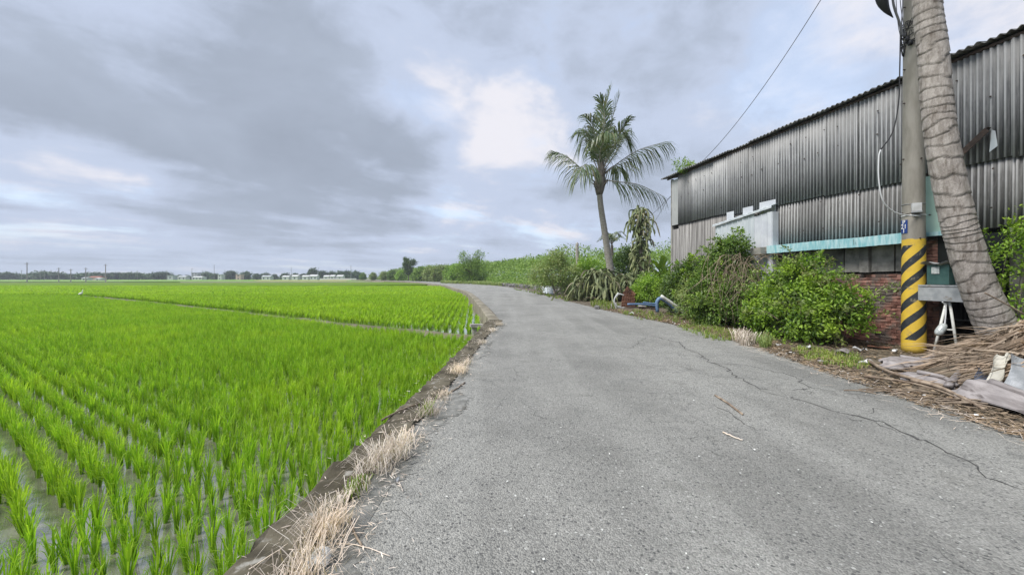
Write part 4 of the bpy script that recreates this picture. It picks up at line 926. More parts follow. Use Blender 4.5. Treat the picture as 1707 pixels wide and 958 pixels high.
# grey-green roadside tree
cp = G(927, 491); 
bush('roadside_tree', 'grey-green small-leaved tree leaning over the road edge', cp,
     [(-1.2, 0, 1.8, 1.2, 1.1, 1.1), (0, 0, 2.0, 1.3, 1.2, 1.3), (1.1, 0, 1.6, 1.1, 1.0, 1.2), (.1, .2, 3.0, .8, .8, .8), (.6, .1, 3.4, .45, .5, .8), (-1.5, -.3, 1.0, .9, .7, .7), (1.4, .2, .8, .9, .9, .7)],
     330, 32, .20, .15, .06, 'leaf_olive', 39, nst=12, rad=.03, cat='tree', up=.3)
r = np.random.default_rng(40)
cp = G(952, 489)
bush('dark_shrub', 'dark green shrub under the grey-green roadside tree', cp, [(0, 0, .6, .9, .8, .7), (.6, 0, .9, .6, .6, .5)], 160, 28, .15, .15, .06, 'leaf_dark', 41)
# banana-like plants behind
bp0 = np.array([P(1092, 0, 30)[0], 30, 0]); t = thing('banana_plant', 'cluster of broad green banana leaves rising beside the shed corner', 'plant', bp0)
for k in range(15):
    a = r.random()*6.28; d = np.array([math.cos(a), math.sin(a)*.7, 0]); L_ = r.uniform(1.6, 2.6); b = np.append(r.normal(0, .7, 2), r.uniform(.8, 2.0))
    c = curve([b, b+d*L_*.4+[0, 0, .9], b+d*L_*.8+[0, 0, 1.0], b+d*L_*1.1+[0, 0, .5]], 12); s = norm(np.cross(norm(np.gradient(c, axis=0)), [0, 0, 1])); w = .26*np.sin(np.linspace(.15, 1, 12)*math.pi)**.6+.02
    g = Geo(); g.add(np.concatenate([c+s*w[:, None]+[0, 0, .1], c, c-s*w[:, None]+[0, 0, .1]]), [[q*12+i, q*12+i+1, (q+1)*12+i+1, (q+1)*12+i] for q in (0, 1) for i in range(11)])
    g.build('leaf', M['leaf_mid'] if k % 2 else M['leaf_bright'], t)
g = Geo()
for k in range(5): q = np.append(r.normal(0, .6, 2), 0); g.tube([q, q+[.05, 0, 1.8]], [.13, .09], 8)
g.build('stem', M['bark'], t)
# shrub right of the leaning palm
bush('wall_shrub', 'dark feathery shrub growing by the shed wall behind the leaning trunk', sw(10.4, -.3),
     along([(.0, 0, 1.9, .3, .45, .5), (.5, -.05, 2.2, .35, .5, .5), (1.0, -.1, 1.7, .4, .6, .8), (.2, -.05, 1.1, .3, .5, .6), (1.1, -.1, 2.5, .35, .5, .4), (1.2, -.2, .8, .45, .6, .6)]), 320, 30, .07, .055, .024, 'leaf_bright', 42, nst=26, rad=.012)
# dead vines hanging over the tangled bush
r = np.random.default_rng(43); g = Geo(); v0_ = sw(5.1, -1.05)
for k in range(150):
    q = np.array([r.normal(0, .42), r.normal(0, .22), r.uniform(1.0, 2.1)]); d = np.array([r.normal(0, .4), r.normal(-.2, .25), 0])
    pts = [q, q+d*.4+[0, 0, .12], q+d*.8+[0, 0, -.15], q+d*1.1+[0, 0, -r.uniform(.3, .9)]]
    g.tube(curve(pts, 8), np.linspace(.006, .002, 8)*r.uniform(.8, 1.5), 3, cap=False)
for k in range(10):
    q = np.array([r.normal(0, .5), r.normal(0, .2), 0]); g.tube(curve([q, q+[.1, .05, .8], q+[r.normal(0, .3), 0, 1.8]], 8), .009, 4, cap=False)
t = thing('dead_vine', 'tangle of dead brown vines hanging below the concrete ledge', 'vine', v0_); g.build('stems', M['twig'], t)
# ================================================================== ORCHARD AND FAR COUNTRY
r = np.random.default_rng(51)
# front line of the orchard (ground plan) and the height of its canopy
OF = np.array([(40, 38), (20, 44), (8.5, 52), (2, 64), (-6, 92), (-22, 128), (-45, 175), (-85, 250)])
of = smooth2(OF, 300); tn = norm(np.gradient(of, axis=0)); on = np.c_[tn[:, 1], -tn[:, 0]]
if on[0]@np.array([0, 1.0]) < 0: on = -on
N_ = 105000
i = r.integers(0, 300, N_); dpt = r.random(N_)**1.8*46; hmax = 5.6+.5*np.sin(i*.21)+.35*np.sin(i*.53+dpt*.6)+.4*np.sin(dpt*.5+i*.1)
rise = np.clip(dpt/9, 0, 1)**.55
z = hmax*rise*(1-.10*r.random(N_)**2)+(.25*np.sin(of[i, 0]*2.1)+.25*np.sin(of[i, 1]*1.7+dpt*1.9))*rise+r.normal(0, .12, N_)+.2
z = np.where(r.random(N_) < .33, .15+z*r.random(N_), z)
pos = np.c_[of[i]+on[i]*dpt[:, None]+r.normal(0, .3, (N_, 2)), np.maximum(z, .1)]
nr = norm(np.c_[-on[i]*(1-rise)[:, None], .5+rise]+r.normal(0, .55, (N_, 3))); ax = norm(r.normal(0, 1, (N_, 3))-[0, 0, .4]); X, Y, Z = frames(ax, nr); s = r.uniform(.6, 1.3, N_)*np.clip(pos[:, 1]/70, .8, 1.6)
g = Geo(); g.scatter(LEAF, LEAFF, pos, X, Y, Z, s*.17, s*.42)
o = g.build('orchard', M['leaf_orchard']); tag(o, 'wide mass of light green orchard canopy rising beyond the road bend', None, None, 'stuff')
# ground under the orchard canopy stays dark earth: the land sheet. low green crop in front of it
cf = np.array([(20, 38), (8, 46), (3.2, 54), (-1, 66), (-4.5, 80)]); cf = smooth2(cf, 120); N_ = 9000
i = r.integers(0, 120, N_); w_ = r.random(N_)*5.5; tt_ = norm(np.gradient(cf, axis=0)); nn_ = np.c_[tt_[:, 1], -tt_[:, 0]]
if nn_[0]@np.array([0, 1.0]) < 0: nn_ = -nn_
pos = np.c_[cf[i]+nn_[i]*w_[:, None], .45+.25*r.random(N_)+.1*np.sin(w_*6)]; X, Y, Z = frames(norm(r.normal(0, 1, (N_, 3))), norm(r.normal(0, .5, (N_, 3))+[0, -.3, .8])); s = r.uniform(.7, 1.3, N_)
g = Geo(); g.scatter(LEAF, LEAFF, pos, X, Y, Z, s*.13, s*.32)
tag(g.build('low_crop', M['leaf_orchard']), 'low band of green crop in front of the orchard', None, None, 'stuff')
# low stone wall along the road bend
t = thing('stone_wall', 'low dark rubble wall along the bend in front of the orchard', 'wall', (5.9, 39, 0))
sp_ = np.array([(5.4, 37.5), (4.6, 42), (3.0, 50), (.8, 60), (-1.6, 68)]); spc = smooth2(sp_, 60)
sm = [Geo().box((0, 0, 0), (1, 1, 1), jit=.09).mesh('stone', M['stone']) for _ in range(4)]
for k, (x, y) in enumerate(spc):
    for lv in (0, 1):
        o = obj('stone', sm[int(r.integers(4))], t); o.location = (x-5.9+r.normal(0, .06), y-39+r.normal(0, .1), .12+.24*lv); o.scale = (r.uniform(.3, .45), r.uniform(.5, .75), r.uniform(.22, .3)); o.rotation_euler = (r.normal(0, .1), r.normal(0, .1), r.normal(0, .3))
# --- trees
def tree_meshes(seed, h, lobes, nc, per, cr, ll, lw, m, trunk_r=.16, bark='bark', nl=8, **kw):
    r = np.random.default_rng(seed); g = Geo(); c = leaf_cloud(g, lobes, nc, per, cr, ll, lw, r, **kw); cm = g.mesh('crown', M[m])
    g = Geo(); zt = h*.45; g.tube(curve([(0, 0, -.3), (r.normal(0, .1), r.normal(0, .1), zt*.5), (r.normal(0, .15), 0, zt), (0, 0, h*.75)], 10), np.linspace(trunk_r*1.2, trunk_r*.4, 10), 7)
    for q in c[r.choice(len(c), nl)]: g.tube(curve([(0, 0, zt*.7), (q*[.4, .4, 0]+[0, 0, (zt*.7+q[2])/2]), q], 6), np.linspace(trunk_r*.5, trunk_r*.12, 6), 5, cap=False)
    return cm, g.mesh('trunk', M[bark], True)
def plant_tree(name, label, loc, ms, sc=(1, 1, 1), rz=0, group=None):
    t = thing(name, label, 'tree', loc, rz, group); t.scale = sc
    obj('trunk', ms[1], t); obj('crown', ms[0], t); return t
ms = tree_meshes(61, 8.5, [(0, 0, 3.2, 2.7, 2.3, 2.4), (-2.0, 0, 2.6, 1.9, 1.7, 2.0), (1.9, 0, 3.0, 1.9, 1.7, 2.3), (-1.2, 0, 5.6, 1.0, 1.0, 1.5), (1.2, 0, 6.0, 1.1, 1.0, 1.6), (2.2, 0, 6.6, .8, .7, 1.2), (-1.8, .3, 6.4, .6, .6, 1.2), (0, 0, 1.2, 2.6, 2.0, 1.0)], 330, 20, .36, .36, .13, 'leaf_mid', .14, nl=60, up=.3)
plant_tree('airy_tree', 'loose feathery tree with upright twiggy top standing at the road bend', (P(783, 0, 93)[0], 94, 0), ms)
ms = tree_meshes(62, 9, [(0, 0, 6.3, 1.9, 1.8, 2.3), (1.8, 0, 7.6, 1.2, 1.0, 1.1), (-.8, 0, 8.2, 1.0, 1.0, 1.2), (0, 0, 3.8, 1.5, 1.4, 1.5)], 150, 22, .42, .55, .24, 'leaf_dark', .22, nl=10)
plant_tree('dark_tree', 'lone dark tree with lopsided crown above the hedge at the field edge', (P(681, 0, 165)[0], 165, 0), ms)
hed = [tree_meshes(70+k, 5.5, [(0, 0, 2.6, 2.3, 2.1, 2.4), (1.2, .3, 2.2, 1.7, 1.6, 2.0), (-1.3, -.2, 2.0, 1.7, 1.7, 1.8), (.2, 0, 4.0, 1.3, 1.2, 1.2)], 170, 24, .42, .5, .22, ('leaf_mid', 'leaf_orchard', 'leaf_olive')[k], .16) for k in range(3)]
for (u, v_t, Y_), lab in zip([(605, 455, 215), (622, 454, 200), (640, 452, 190), (655, 450, 180), (668, 451, 168), (700, 446, 150), (716, 444, 140), (733, 442, 130), (750, 445, 118), (762, 441, 110), (690, 455, 158)],
        ['pale bushy tree at the open end of the orchard hedge'] + ['leafy tree in the hedge row along the far end of the orchard']*10):
    hh = P(u, v_t, Y_)[2]
    k = int(r.integers(3)); plant_tree('hedge_tree', lab, (P(u, 0, Y_)[0], Y_, -.05), hed[k], (hh/5.2*r.uniform(.85, 1.15), hh/5.2, hh/5.2), r.random()*6.28, 'trees in the hedge row by the orchard')
farm = [tree_meshes(80+k, 5, [(0, 0, 3.2, 2.4, 2.2, 1.5), (1.4, .2, 3.0, 1.7, 1.6, 1.3), (-1.4, -.2, 2.9, 1.7, 1.6, 1.3), (.2, 0, 4.1, 1.6, 1.5, .9), (0, 0, 1.9, 2.0, 1.9, .9)], 110, 16, .5, .75, .4, 'leaf_far', .2, nl=6) for k in range(4)]
TL = [(14, 455, 24), (-30, 456, 30), (44, 458, 22), (60, 456, 26), (74, 453.5, 30), (92, 455, 26), (108, 457, 22), (128, 457.5, 22), (142, 456, 22), (160, 455.5, 26), (176, 457, 18), (196, 455.5, 28), (214, 455.5, 20), (228, 456, 20), (244, 457, 20), (258, 456.5, 18), (271, 454.5, 24),
      (345, 454.5, 16), (358, 457, 13), (385, 453, 17), (410, 454, 15), (428, 457, 14), (442, 456, 14), (476, 456.5, 14), (492, 456.5, 13), (506, 457, 12), (522, 449.5, 17), (538, 453, 15), (553, 454, 15), (567, 453.5, 16), (580, 453, 16), (592, 453, 15), (597, 455, 15), (300, 459, 8), (312, 459.5, 9), (458, 458, 9)]
for u, vt, w in TL:
    Y_ = r.uniform(300, 345); hh = P(u, vt, Y_)[2]+.6; ww = w*Y_/F
    hi = u in (14, 522)
    lab = {14: 'flat-topped spreading tree standing apart beyond the far field', 522: 'tallest domed tree above the white sheds across the fields'}.get(u, 'dark rounded tree in the hazy row along the far field edge')
    plant_tree('far_tree', lab, (P(u, 0, Y_)[0], Y_, -.65), farm[int(r.integers(4))], (ww/5.4, ww/5.4, hh/4.9), r.random()*6.28, None if hi else 'trees along the far field edge')
# low hedge under the far tree line
g = Geo(); N_ = 9000; u_ = r.uniform(-250, 610, N_); Y_ = r.uniform(350, 370, N_); pos = np.c_[(u_-U0)/F*Y_, Y_, r.random(N_)*2.0-.6]
X, Y, Z = frames(norm(r.normal(0, 1, (N_, 3))), norm(r.normal(0, 1, (N_, 3)))); s = r.uniform(.6, 1.4, N_); g.scatter(LEAF, LEAFF, pos, X, Y, Z, s*.7, s*1.2)
tag(g.build('far_hedge', M['leaf_far']), 'low hazy hedge running below the far tree line', None, None, 'stuff')
# --- far houses
def house(label, u0, u1, vt, vb, Y_, wallm, roofm, storeys=1, gable=True, name='house'):
    x0, x1 = P(u0, 0, Y_)[0], P(u1, 0, Y_)[0]; zt = P(0, vt, Y_)[2]+.62; w = x1-x0; d = max(4, w*.7)
    t = thing(name, label, 'house', ((x0+x1)/2, Y_+d/2, -.66)); hw = zt*.72 if gable else zt*.93
    g = Geo().box((0, 0, hw/2), (w, d, hw)); g.build('wall', M[wallm], t)
    if gable: g = Geo(); g.add([(-w/2-.2, -d/2-.3, hw), (w/2+.2, -d/2-.3, hw), (w/2+.2, 0, zt), (-w/2-.2, 0, zt), (w/2+.2, d/2+.3, hw), (-w/2-.2, d/2+.3, hw)], [[0, 1, 2, 3], [3, 2, 4, 5]]); g.F.append((np.array([[1, 4, 2]]), 0)); g.F.append((np.array([[0, 3, 5]]), 0))
    else: g = Geo().box((0, 0, hw+.12), (w+.4, d+.4, .26))
    g.build('roof', M[roofm], t)
    for s_ in range(storeys):
        for k in range(max(1, int(w/2.4))):
            n_ = max(1, int(w/2.4)); Geo().box((-w/2+w*(k+.5)/n_, -d/2-.02, hw*(s_+.55)/storeys), (.9, .06, min(1.1, hw/storeys*.45))).build('window', M['far_window'], t)
    return t
house('small white hut between two far power poles', 135.5, 143.5, 461.8, 467, 250, 'far_white', 'far_grey')
house('low house with a red gable roof behind the far power poles', 147, 165, 460.2, 467, 262, 'far_pink', 'far_roof')
house('long low cream shed just right of the red-roofed house', 158, 166, 463, 467, 240, 'far_white', 'far_white')
house('flat grey building left of the tall two-tone block', 279, 288, 458.5, 466.5, 290, 'far_grey', 'far_grey', gable=False)
house('low white shed with a grey roof in the far gap between trees', 296, 309, 459.5, 466.5, 300, 'far_white', 'far_grey')
house('tall grey block standing over a white shed across the fields', 319, 329, 453.8, 466, 330, 'far_grey', 'far_grey', 3, False, 'apartment_block')
house('long white shed in front of the tall grey block', 320, 336, 460.3, 466, 300, 'far_white', 'far_white')
house('narrow white house beside a round tree across the fields', 363, 369, 457, 466, 300, 'far_white', 'far_grey', 2, False)
house('pinkish house with a white front between two round trees', 393, 401, 456.5, 466, 300, 'far_pink', 'far_white', 2, False)
house('cream house almost hidden by the low far trees', 436, 450, 458.8, 466, 290, 'far_white', 'far_grey')
for (a, b, vt), lab in zip([(470, 481, 459), (486, 496, 458), (503, 514, 458.5), (516, 528, 457.5), (539, 548, 458.5), (550, 557, 458), (561, 571, 458)],
        ['white gabled greenhouse at the open end of the greenhouse row', 'white greenhouse second in the row from its open end', 'white greenhouse third in the row from its open end', 'white greenhouse under the tallest domed tree', 'white greenhouse just past the tallest domed tree', 'narrow white greenhouse behind the long white fence', 'white greenhouse nearest the orchard hedge']):
    house(lab, a, b, vt, 466, 282, 'far_white', 'far_white', name='greenhouse')
t = thing('white_fence', 'long low white fence in front of the far greenhouses', 'fence', (P(560, 0, 270)[0], 270, -.66)); x0, x1 = P(533, 0, 270)[0]-P(560, 0, 270)[0], P(594, 0, 270)[0]-P(560, 0, 270)[0]
pn = Geo().box((0, 0, .75), ((x1-x0)/10-.06, .06, 1.3)).mesh('panel', M['far_white'])
for k in range(10): o = obj('panel', pn, t); o.location = (x0+(k+.5)*(x1-x0)/10, 0, 0)
# --- far utility poles
def far_pole(u, vt, Y_, lab, group, arms=True, rad=.16):
    t = thing('power_pole', lab, 'pole', (P(u, 0, Y_)[0], Y_, -.7), 0, group); hh = P(0, vt, Y_)[2]+.7
    Geo().tube([(0, 0, 0), (0, 0, hh)], [rad, rad*.7], 8).build('shaft', M['far_pole'], t)
    if arms: Geo().box((0, 0, hh*.93), (1.6, .12, .12)).build('crossarm', M['far_pole'], t)
for u, vt, Y_ in ((45, 437, 150), (98, 446, 160), (118, 448, 158), (143, 446, 158), (176, 440, 150)): far_pole(u, vt, Y_, 'grey power pole in the nearer line across the far fields', 'power poles in the nearer far line')
for u, vt in ((36, 450), (55, 453), (67, 451), (74, 451.5), (85, 450), (147, 452), (229, 451), (278, 450), (320, 447), (338, 450)): far_pole(u, vt, 260, 'thin pale power pole among the far trees', 'power poles among the far trees', True, .13)
far_pole(357, 441, 300, 'tall slender mast rising over the far houses', None, False, .2)
far_pole(485.5, 445, 300, 'thin mast standing over the far greenhouses', None, False, .16)
far_pole(585, 442, 290, 'tall thin mast beside the far end of the orchard hedge', None, False, .2)
# --- egret on the bund
e = G(135, 496.5, WZ+.21); t = thing('egret', 'small white egret standing on the bund between the fields', 'bird', e); r = np.random.default_rng(55)
g = Geo(); k = 12; c = curve([(-.26, 0, .34), (-.1, 0, .38), (.06, 0, .44), (.13, 0, .54), (.11, 0, .64), (.16, 0, .72), (.22, 0, .72)], k); g.tube(c, [.01, .05, .085, .09, .075, .05, .032, .026, .024, .028, .026, .008], 8); g.build('body', M['feather'], t, smooth=True)
Geo().tube([(.21, 0, .72), (.32, 0, .70)], [.012, .002], 5).build('beak', M['beak'], t)
for s_ in (-1, 1): Geo().tube([(-.02, .03*s_, .36), (0, .03*s_, .2), (-.02, .03*s_, 0), (.05, .03*s_, .005)], .008, 5).build('leg', M['cable_black'], t)
# ================================================================== SCRAP, DEBRIS, WEEDS
r = np.random.default_rng(91)
# meter box on its stand behind the pole
mb = P(1572, 0, 7.62); Zp = lambda v, Y_=7.62: H+(V0-v)*Y_/F
ya = math.atan2(SD[1], SD[0])
bx = thing('meter_box', 'dark green meter box with white cap behind the striped pole', 'meter box', (mb[0], mb[1], Zp(474)), ya)
Geo().box((0, 0, .19), (.34, .26, .38)).build('case', M['box_green'], bx)
Geo().box((-.03, -.135, .27), (.12, .02, .13)).build('meter_window', M['glass_grey'], bx)
g = Geo(); g.grid(lambda a, b: (-.24+.5*a, -.2+.4*b, .42+.03*math.sin(a*9)-.04*b), 12, 4); g.grid(lambda a, b: (-.24+.5*a, -.2+.4*b, .40+.03*math.sin(a*9)-.04*b), 12, 4); g.build('cap_sheet', M['plastic_white'], bx)
Geo().box((.26, .02, .17), (.14, .05, .32)).build('side_plate', M['galv'], bx)
st = thing('steel_stand', 'grey steel tray on white pipe legs under the meter box', 'stand', (mb[0]+.06, mb[1], 0), ya)
Geo().box((.05, -.05, Zp(490)), (.72, .36, .26)).build('tray', M['galv'], st)
Geo().box((.05, -.02, Zp(474)+.01-.035), (.8, .42, .03)).build('tray_top', M['galv'], st)
for a, b in (((.10, -.16), (-.02, -.3)), ((.14, -.14), (.24, -.1)), ((-.15, .12), (-.2, .14))): Geo().tube([(a[0], a[1], Zp(503)), (b[0], b[1], 0)], .022, 8).build('leg', M['pale_pipe'] if a[0] > 0 else M['dark_steel'], st, smooth=True)
Geo().tube([(.06, -.2, .52), (.18, -.13, .52)], .014, 6).build('brace', M['pale_pipe'], st)
lp = P(1566, 0, 7.3); t = thing('hanging_jar', 'dusty glass jar hanging from a wire under the steel stand', 'jar', (lp[0], lp[1], 0))
g = Geo(); q0 = P(1577, 512, 7.3)-[lp[0], lp[1], 0]; q1 = P(1575, 540, 7.3)-[lp[0], lp[1], 0]; g.tube(curve([P(1571, 503, 7.3)-[lp[0], lp[1], 0], q0, q1], 10), .010, 6); g.build('wire', M['cable_white'], t)
g = Geo(); q2 = P(1562, 558, 7.3)-[lp[0], lp[1], 0]; g.tube(curve([q1, q1*.7+q2*.3, q1*.4+q2*.6, q2], 8), [.03, .05, .062, .065, .066, .066, .06, .035], 12); g.build('glass', M['glass_grey'], t, smooth=True)
# palm sheaths: big dry leaf bases lying by the road
def sheath(label, a, b, w, curl, lift=.02, m='sheath', bend=.06):
    a = np.array(a, float); b = np.array(b, float); d = b-a; ln = np.linalg.norm(d[:2]); t = thing('palm_sheath', label, 'palm sheath', (*a[:2], 0), math.atan2(d[1], d[0])); g = Geo(); ph = r.random(3)*6
    def f(p, q, th):
        wd = w*(1-.75*max(0, p-.25)**.9)*(.55+.45*min(1, p*7)); s_ = 2*q-1
        zz = lift+wd*curl*(1-s_*s_)*.62+.035*math.sin(q*19+ph[0])*(1-.5*p)*w+bend*math.sin(p*3.1)*max(0, p)+.03*max(0, .12-p)*8*abs(s_)
        return (ln*p+.03*math.sin(q*9+ph[1])*(p < .1 or p > .95), s_*wd*.5+.05*math.sin(p*4+ph[2])+.012*math.sin(p*17+q*4), zz-th)
    g.grid(lambda p, q: f(p, q, 0), 30, 19); g.grid(lambda p, q: f(p, q, .012), 30, 19); g.build('blade', M[m], t, smooth=True)
    g = Geo(); g.tube([f(p, .5, -.012) for p in np.linspace(.3, 1.05, 10)], np.linspace(.03, .022, 10)*(1+w), 6); g.build('midrib', M[m], t, smooth=True); return t
sheath('smooth grey palm sheath lying at the foot of the striped pole', G(1468, 612), G(1585, 625), .36, .8)
sheath('long grey palm sheath with a broad torn end lying along the road edge', G(1612, 662), G(1745, 704), .46, .85)
sheath('dark palm sheath lying under the straw beside the stand', G(1510, 618), G(1640, 596), .40, .45, lift=.06)
sheath('narrow bent palm sheath lying between the two big sheaths', G(1505, 630), G(1592, 650), .24, .6)
for lab, px, rad in (('pale thick palm stalk leaning across the sheaths', [(1580, 652), (1600, 640), (1625, 622), (1650, 606)], .045),
                     ('curved brown palm stalk lying at the asphalt edge', [(1520, 640), (1560, 650), (1600, 668), (1640, 690)], .028),
                     ('dark stalk between striped pole and asphalt', [(1445, 605), (1480, 625), (1530, 640), (1575, 650)], .03),
                     ('thin grey stalk stretched along the verge', [(1440, 632), (1500, 640), (1560, 655), (1620, 680)], .018)):
    pts = [G(u, v)+[0, 0, rad+.03+(.26 if 'leaning' in lab else 0)*k_/3] for k_, (u, v) in enumerate(px)]
    tag(Geo().tube(curve(pts, 18), np.linspace(rad, rad*.6, 18), 7).build('palm_stalk', M['sheath'] if rad > .03 else M['twig'], smooth=True), lab, 'stalk')
# heap of brown dead fronds
def dead_frond(lab, a, b, h, nl, ll, grp):
    a = np.array(a, float); b = np.array(b, float); t = thing('dead_frond', lab, 'palm frond', (*a[:2], 0), 0, grp); o_ = np.array([a[0], a[1], 0])
    c = curve([a-o_, a*.66+b*.34-o_+[0, 0, h], a*.33+b*.67-o_+[0, 0, h*.9], b-o_], 20); g = Geo(); g.tube(c, np.linspace(.03, .01, 20), 5); g.build('rachis', M['dry_frond'], t)
    g = Geo(); dn = norm(c[-1]-c[0]); sd_ = norm(np.cross(dn, [0, 0, 1]))
    for k in range(nl):
        q = c[int(r.integers(2, 19))]+r.normal(0, .04, 3); d = norm(dn*r.uniform(.5, 1.4)+sd_*r.normal(0, .35)+[0, 0, r.normal(-.12, .22)]); L_ = ll*r.uniform(.5, 1.2); w = norm(np.cross(d, r.normal(0, 1, 3)))*r.uniform(.005, .012)
        p1 = q+d*L_*.6+[0, 0, -.03]; p2 = q+d*L_+[0, 0, -.14*L_]; p1[2] = max(p1[2], .03); p2[2] = max(p2[2], .02)
        g.add([q+w, q-w, p1-w*.8, p1+w*.8, p2], [[0, 1, 2, 3]]); g.F.append((np.array([[3, 2, 4]])+g.n-5, 0))
    g.build('leaflets', M['frond_straw'], t)
H_ = lambda u, v, z: np.append(G(u, v)[:2], z)
for k, (a, b, h) in enumerate([(P(1745, 548, 5.6), P(1610, 592, 6.2), .08), (P(1745, 566, 5.3), P(1630, 604, 5.8), .08), (P(1750, 588, 5.0), P(1600, 618, 5.7), .06), (P(1720, 560, 5.7), P(1590, 596, 6.4), .08), (P(1730, 530, 5.9), P(1650, 585, 6.0), .08), (P(1760, 606, 4.9), P(1640, 628, 5.3), .05), (P(1700, 575, 5.6), P(1570, 608, 6.1), .06), (P(1740, 612, 5.0), P(1655, 622, 5.5), .04), (P(1730, 592, 5.2), P(1620, 622, 5.5), .05), (P(1715, 560, 5.9), P(1640, 572, 6.3), .05), (P(1700, 590, 5.5), P(1600, 606, 6.2), .04), (P(1690, 598, 5.8), P(1610, 610, 6.0), .04)]):
    dead_frond('dead brown palm frond in the straw heap against the leaning trunk', a, b, h, 170+k, .8, 'dead fronds in the straw heap')
g = Geo(); pts = [H_(1700, 640, .0), H_(1690, 600, .0)]                     # the heap's earth core keeps the fronds up
hc = np.array([P(1700, 0, 5.4)[0], 5.55, 0]); g.grid(lambda a, b: (hc[0]-.9+1.9*a+.05*math.sin(b*9), hc[1]-.55+1.3*b, -.02+.32*math.sin(math.pi*a)**.7*math.sin(math.pi*b)**.7+.03*math.sin(a*14+b*9)), 22, 16)
tag(g.build('debris_mound', M['verge'], smooth=True), 'mound of earth and rotten leaves under the straw heap', 'mound')
for k, (px, lab) in enumerate([([(1600, 560), (1640, 565), (1690, 578)], 'pale bare twig sticking out in front of the leaning trunk'), ([(1642, 488), (1680, 508), (1715, 528)], 'dark dry branch slanting across the leaning trunk'), ([(1590, 640), (1580, 600), (1606, 585), (1622, 608)], 'pale looped stem springing out of the straw'), ([(1695, 560), (1690, 590), (1694, 640)], 'upright pale stick in front of the sheet metal')]):
    tag(Geo().tube(curve([P(u, v, 5.9-.12*k) for u, v in px], 14), .010, 5).build('twig', M['twig'], smooth=True), lab, 'twig')
# crumpled sheet metal at the frame's right edge
def crumple(label, cs, m, name='sheet_metal', th=.006):
    t = thing(name, label, 'sheet metal', (*np.mean(cs, 0)[:2], 0)); o_ = np.array([*np.mean(cs, 0)[:2], 0]); c = np.array(cs)-o_; g = Geo(); ph = r.random()*6
    f = lambda a, b, k: (c[0]*(1-a)*(1-b)+c[1]*a*(1-b)+c[2]*a*b+c[3]*(1-a)*b)+np.array([.02*math.sin(b*7+ph), .03*math.sin(a*8+ph+b*3), .035*math.sin(a*6+b*5+ph)-k])
    g.grid(lambda a, b: f(a, b, 0), 12, 10); g.grid(lambda a, b: f(a, b, th), 12, 10); g.build('sheet', M[m], t, smooth=False); return t
crumple('cream board leaning under the straw heap', [P(1640, 642, 5.0), P(1662, 652, 4.95), P(1690, 592, 5.2), P(1668, 588, 5.25)], 'cream')
crumple('battered pale grey metal sheet beside the long sheath', [P(1662, 650, 4.9), P(1735, 690, 4.5), P(1745, 600, 5.0), P(1690, 590, 5.15)], 'galv')
crumple('dark blue-grey plastic scrap under the cream board', [P(1618, 632, 5.2), P(1640, 642, 5.1), P(1660, 610, 5.3), P(1630, 612, 5.35)], 'slate_plastic')
# twig bundle on the asphalt
for lab, u, v, n_ in (('bundle of dark dry stalks lying on the asphalt below the long sheath', 1600, 672, 26), ('small scatter of dry stalks on the asphalt near the pole', 1497, 655, 14)):
    g = Geo(); q = G(u, v); t = thing('stalk_bundle', lab, 'debris', q)
    for k in range(n_):
        a = np.array([r.normal(-.15, .22), r.normal(0, .05), .012+.03*r.random()]); d = np.array([r.normal(.32, .1), r.normal(-.10, .10), r.normal(0, .02)]); g.tube(curve([a, a+d*.5+[0, 0, .02], a+d], 5), r.uniform(.004, .010), 4)
    g.build('stalks', M['twig'], t)
# --- scrap heap by the cactus: rusty sheet, white hoops, blue tube frame
q = G(1042, 514); t = thing('rusty_sheet', 'bent rusty brown metal sheet standing in the scrap heap', 'sheet metal', q); Yq = q[1]+.5; L_ = lambda u, v, dy=0: P(u, v, Yq+dy)-q
for k, cs in enumerate([[(1036, 512), (1058, 512), (1060, 490), (1038, 486)], [(1038, 492), (1060, 490), (1053, 482), (1045, 477)], [(1055, 512), (1082, 510), (1080, 492), (1058, 494)]]):
    c = [L_(u, v, .15*k) for u, v in cs]; g = Geo(); f = lambda a, b, th: c[0]*(1-a)*(1-b)+c[1]*a*(1-b)+c[2]*a*b+c[3]*(1-a)*b+np.array([0, .06*math.sin(a*5+b*4)+th, .03*math.sin(a*7)])
    g.grid(lambda a, b: f(a, b, 0), 8, 6); g.grid(lambda a, b: f(a, b, .01), 8, 6); g.build('panel', M['rust'] if k < 2 else M['dark_steel'], t)
t = thing('white_hoops', 'tangle of bent white plastic pipes at the end of the scrap heap', 'pipes', q)
for px in ([(1032, 489), (1025, 497), (1025, 508), (1036, 512)], [(1031, 488), (1024, 500), (1028, 518)], [(1019, 507), (1022, 514), (1031, 518)], [(1026, 505), (1030, 512), (1041, 513)], [(1040, 492), (1032, 490), (1027, 495)]):
    g = Geo(); g.tube(curve([L_(u, v, -.35) for u, v in px], 14), .035, 7); g.build('pipe', M['plastic_white'], t, smooth=True)
q2 = G(1110, 527); t = thing('blue_tube_frame', 'twisted blue steel tube frame lying in the weeds by the road', 'scrap frame', q2); L2_ = lambda u, v, dy=0: P(u, v, q2[1]+dy)-q2
for px, rad, m in (([(1096, 520), (1095, 505), (1099, 498), (1106, 499), (1118, 508), (1130, 521)], .075, 'blue_pipe'), ([(1046, 507), (1070, 507), (1096, 510)], .04, 'blue_pipe'), ([(1072, 504), (1090, 506), (1098, 503)], .035, 'blue_pipe'), ([(1048, 512), (1072, 512), (1095, 515)], .03, 'dark_steel'), ([(1131, 506), (1135, 514), (1143, 522)], .05, 'blue_pipe')):
    g = Geo(); g.tube(curve([L2_(u, v) for u, v in px], 18), rad, 8); g.build('tube', M[m], t, smooth=True)
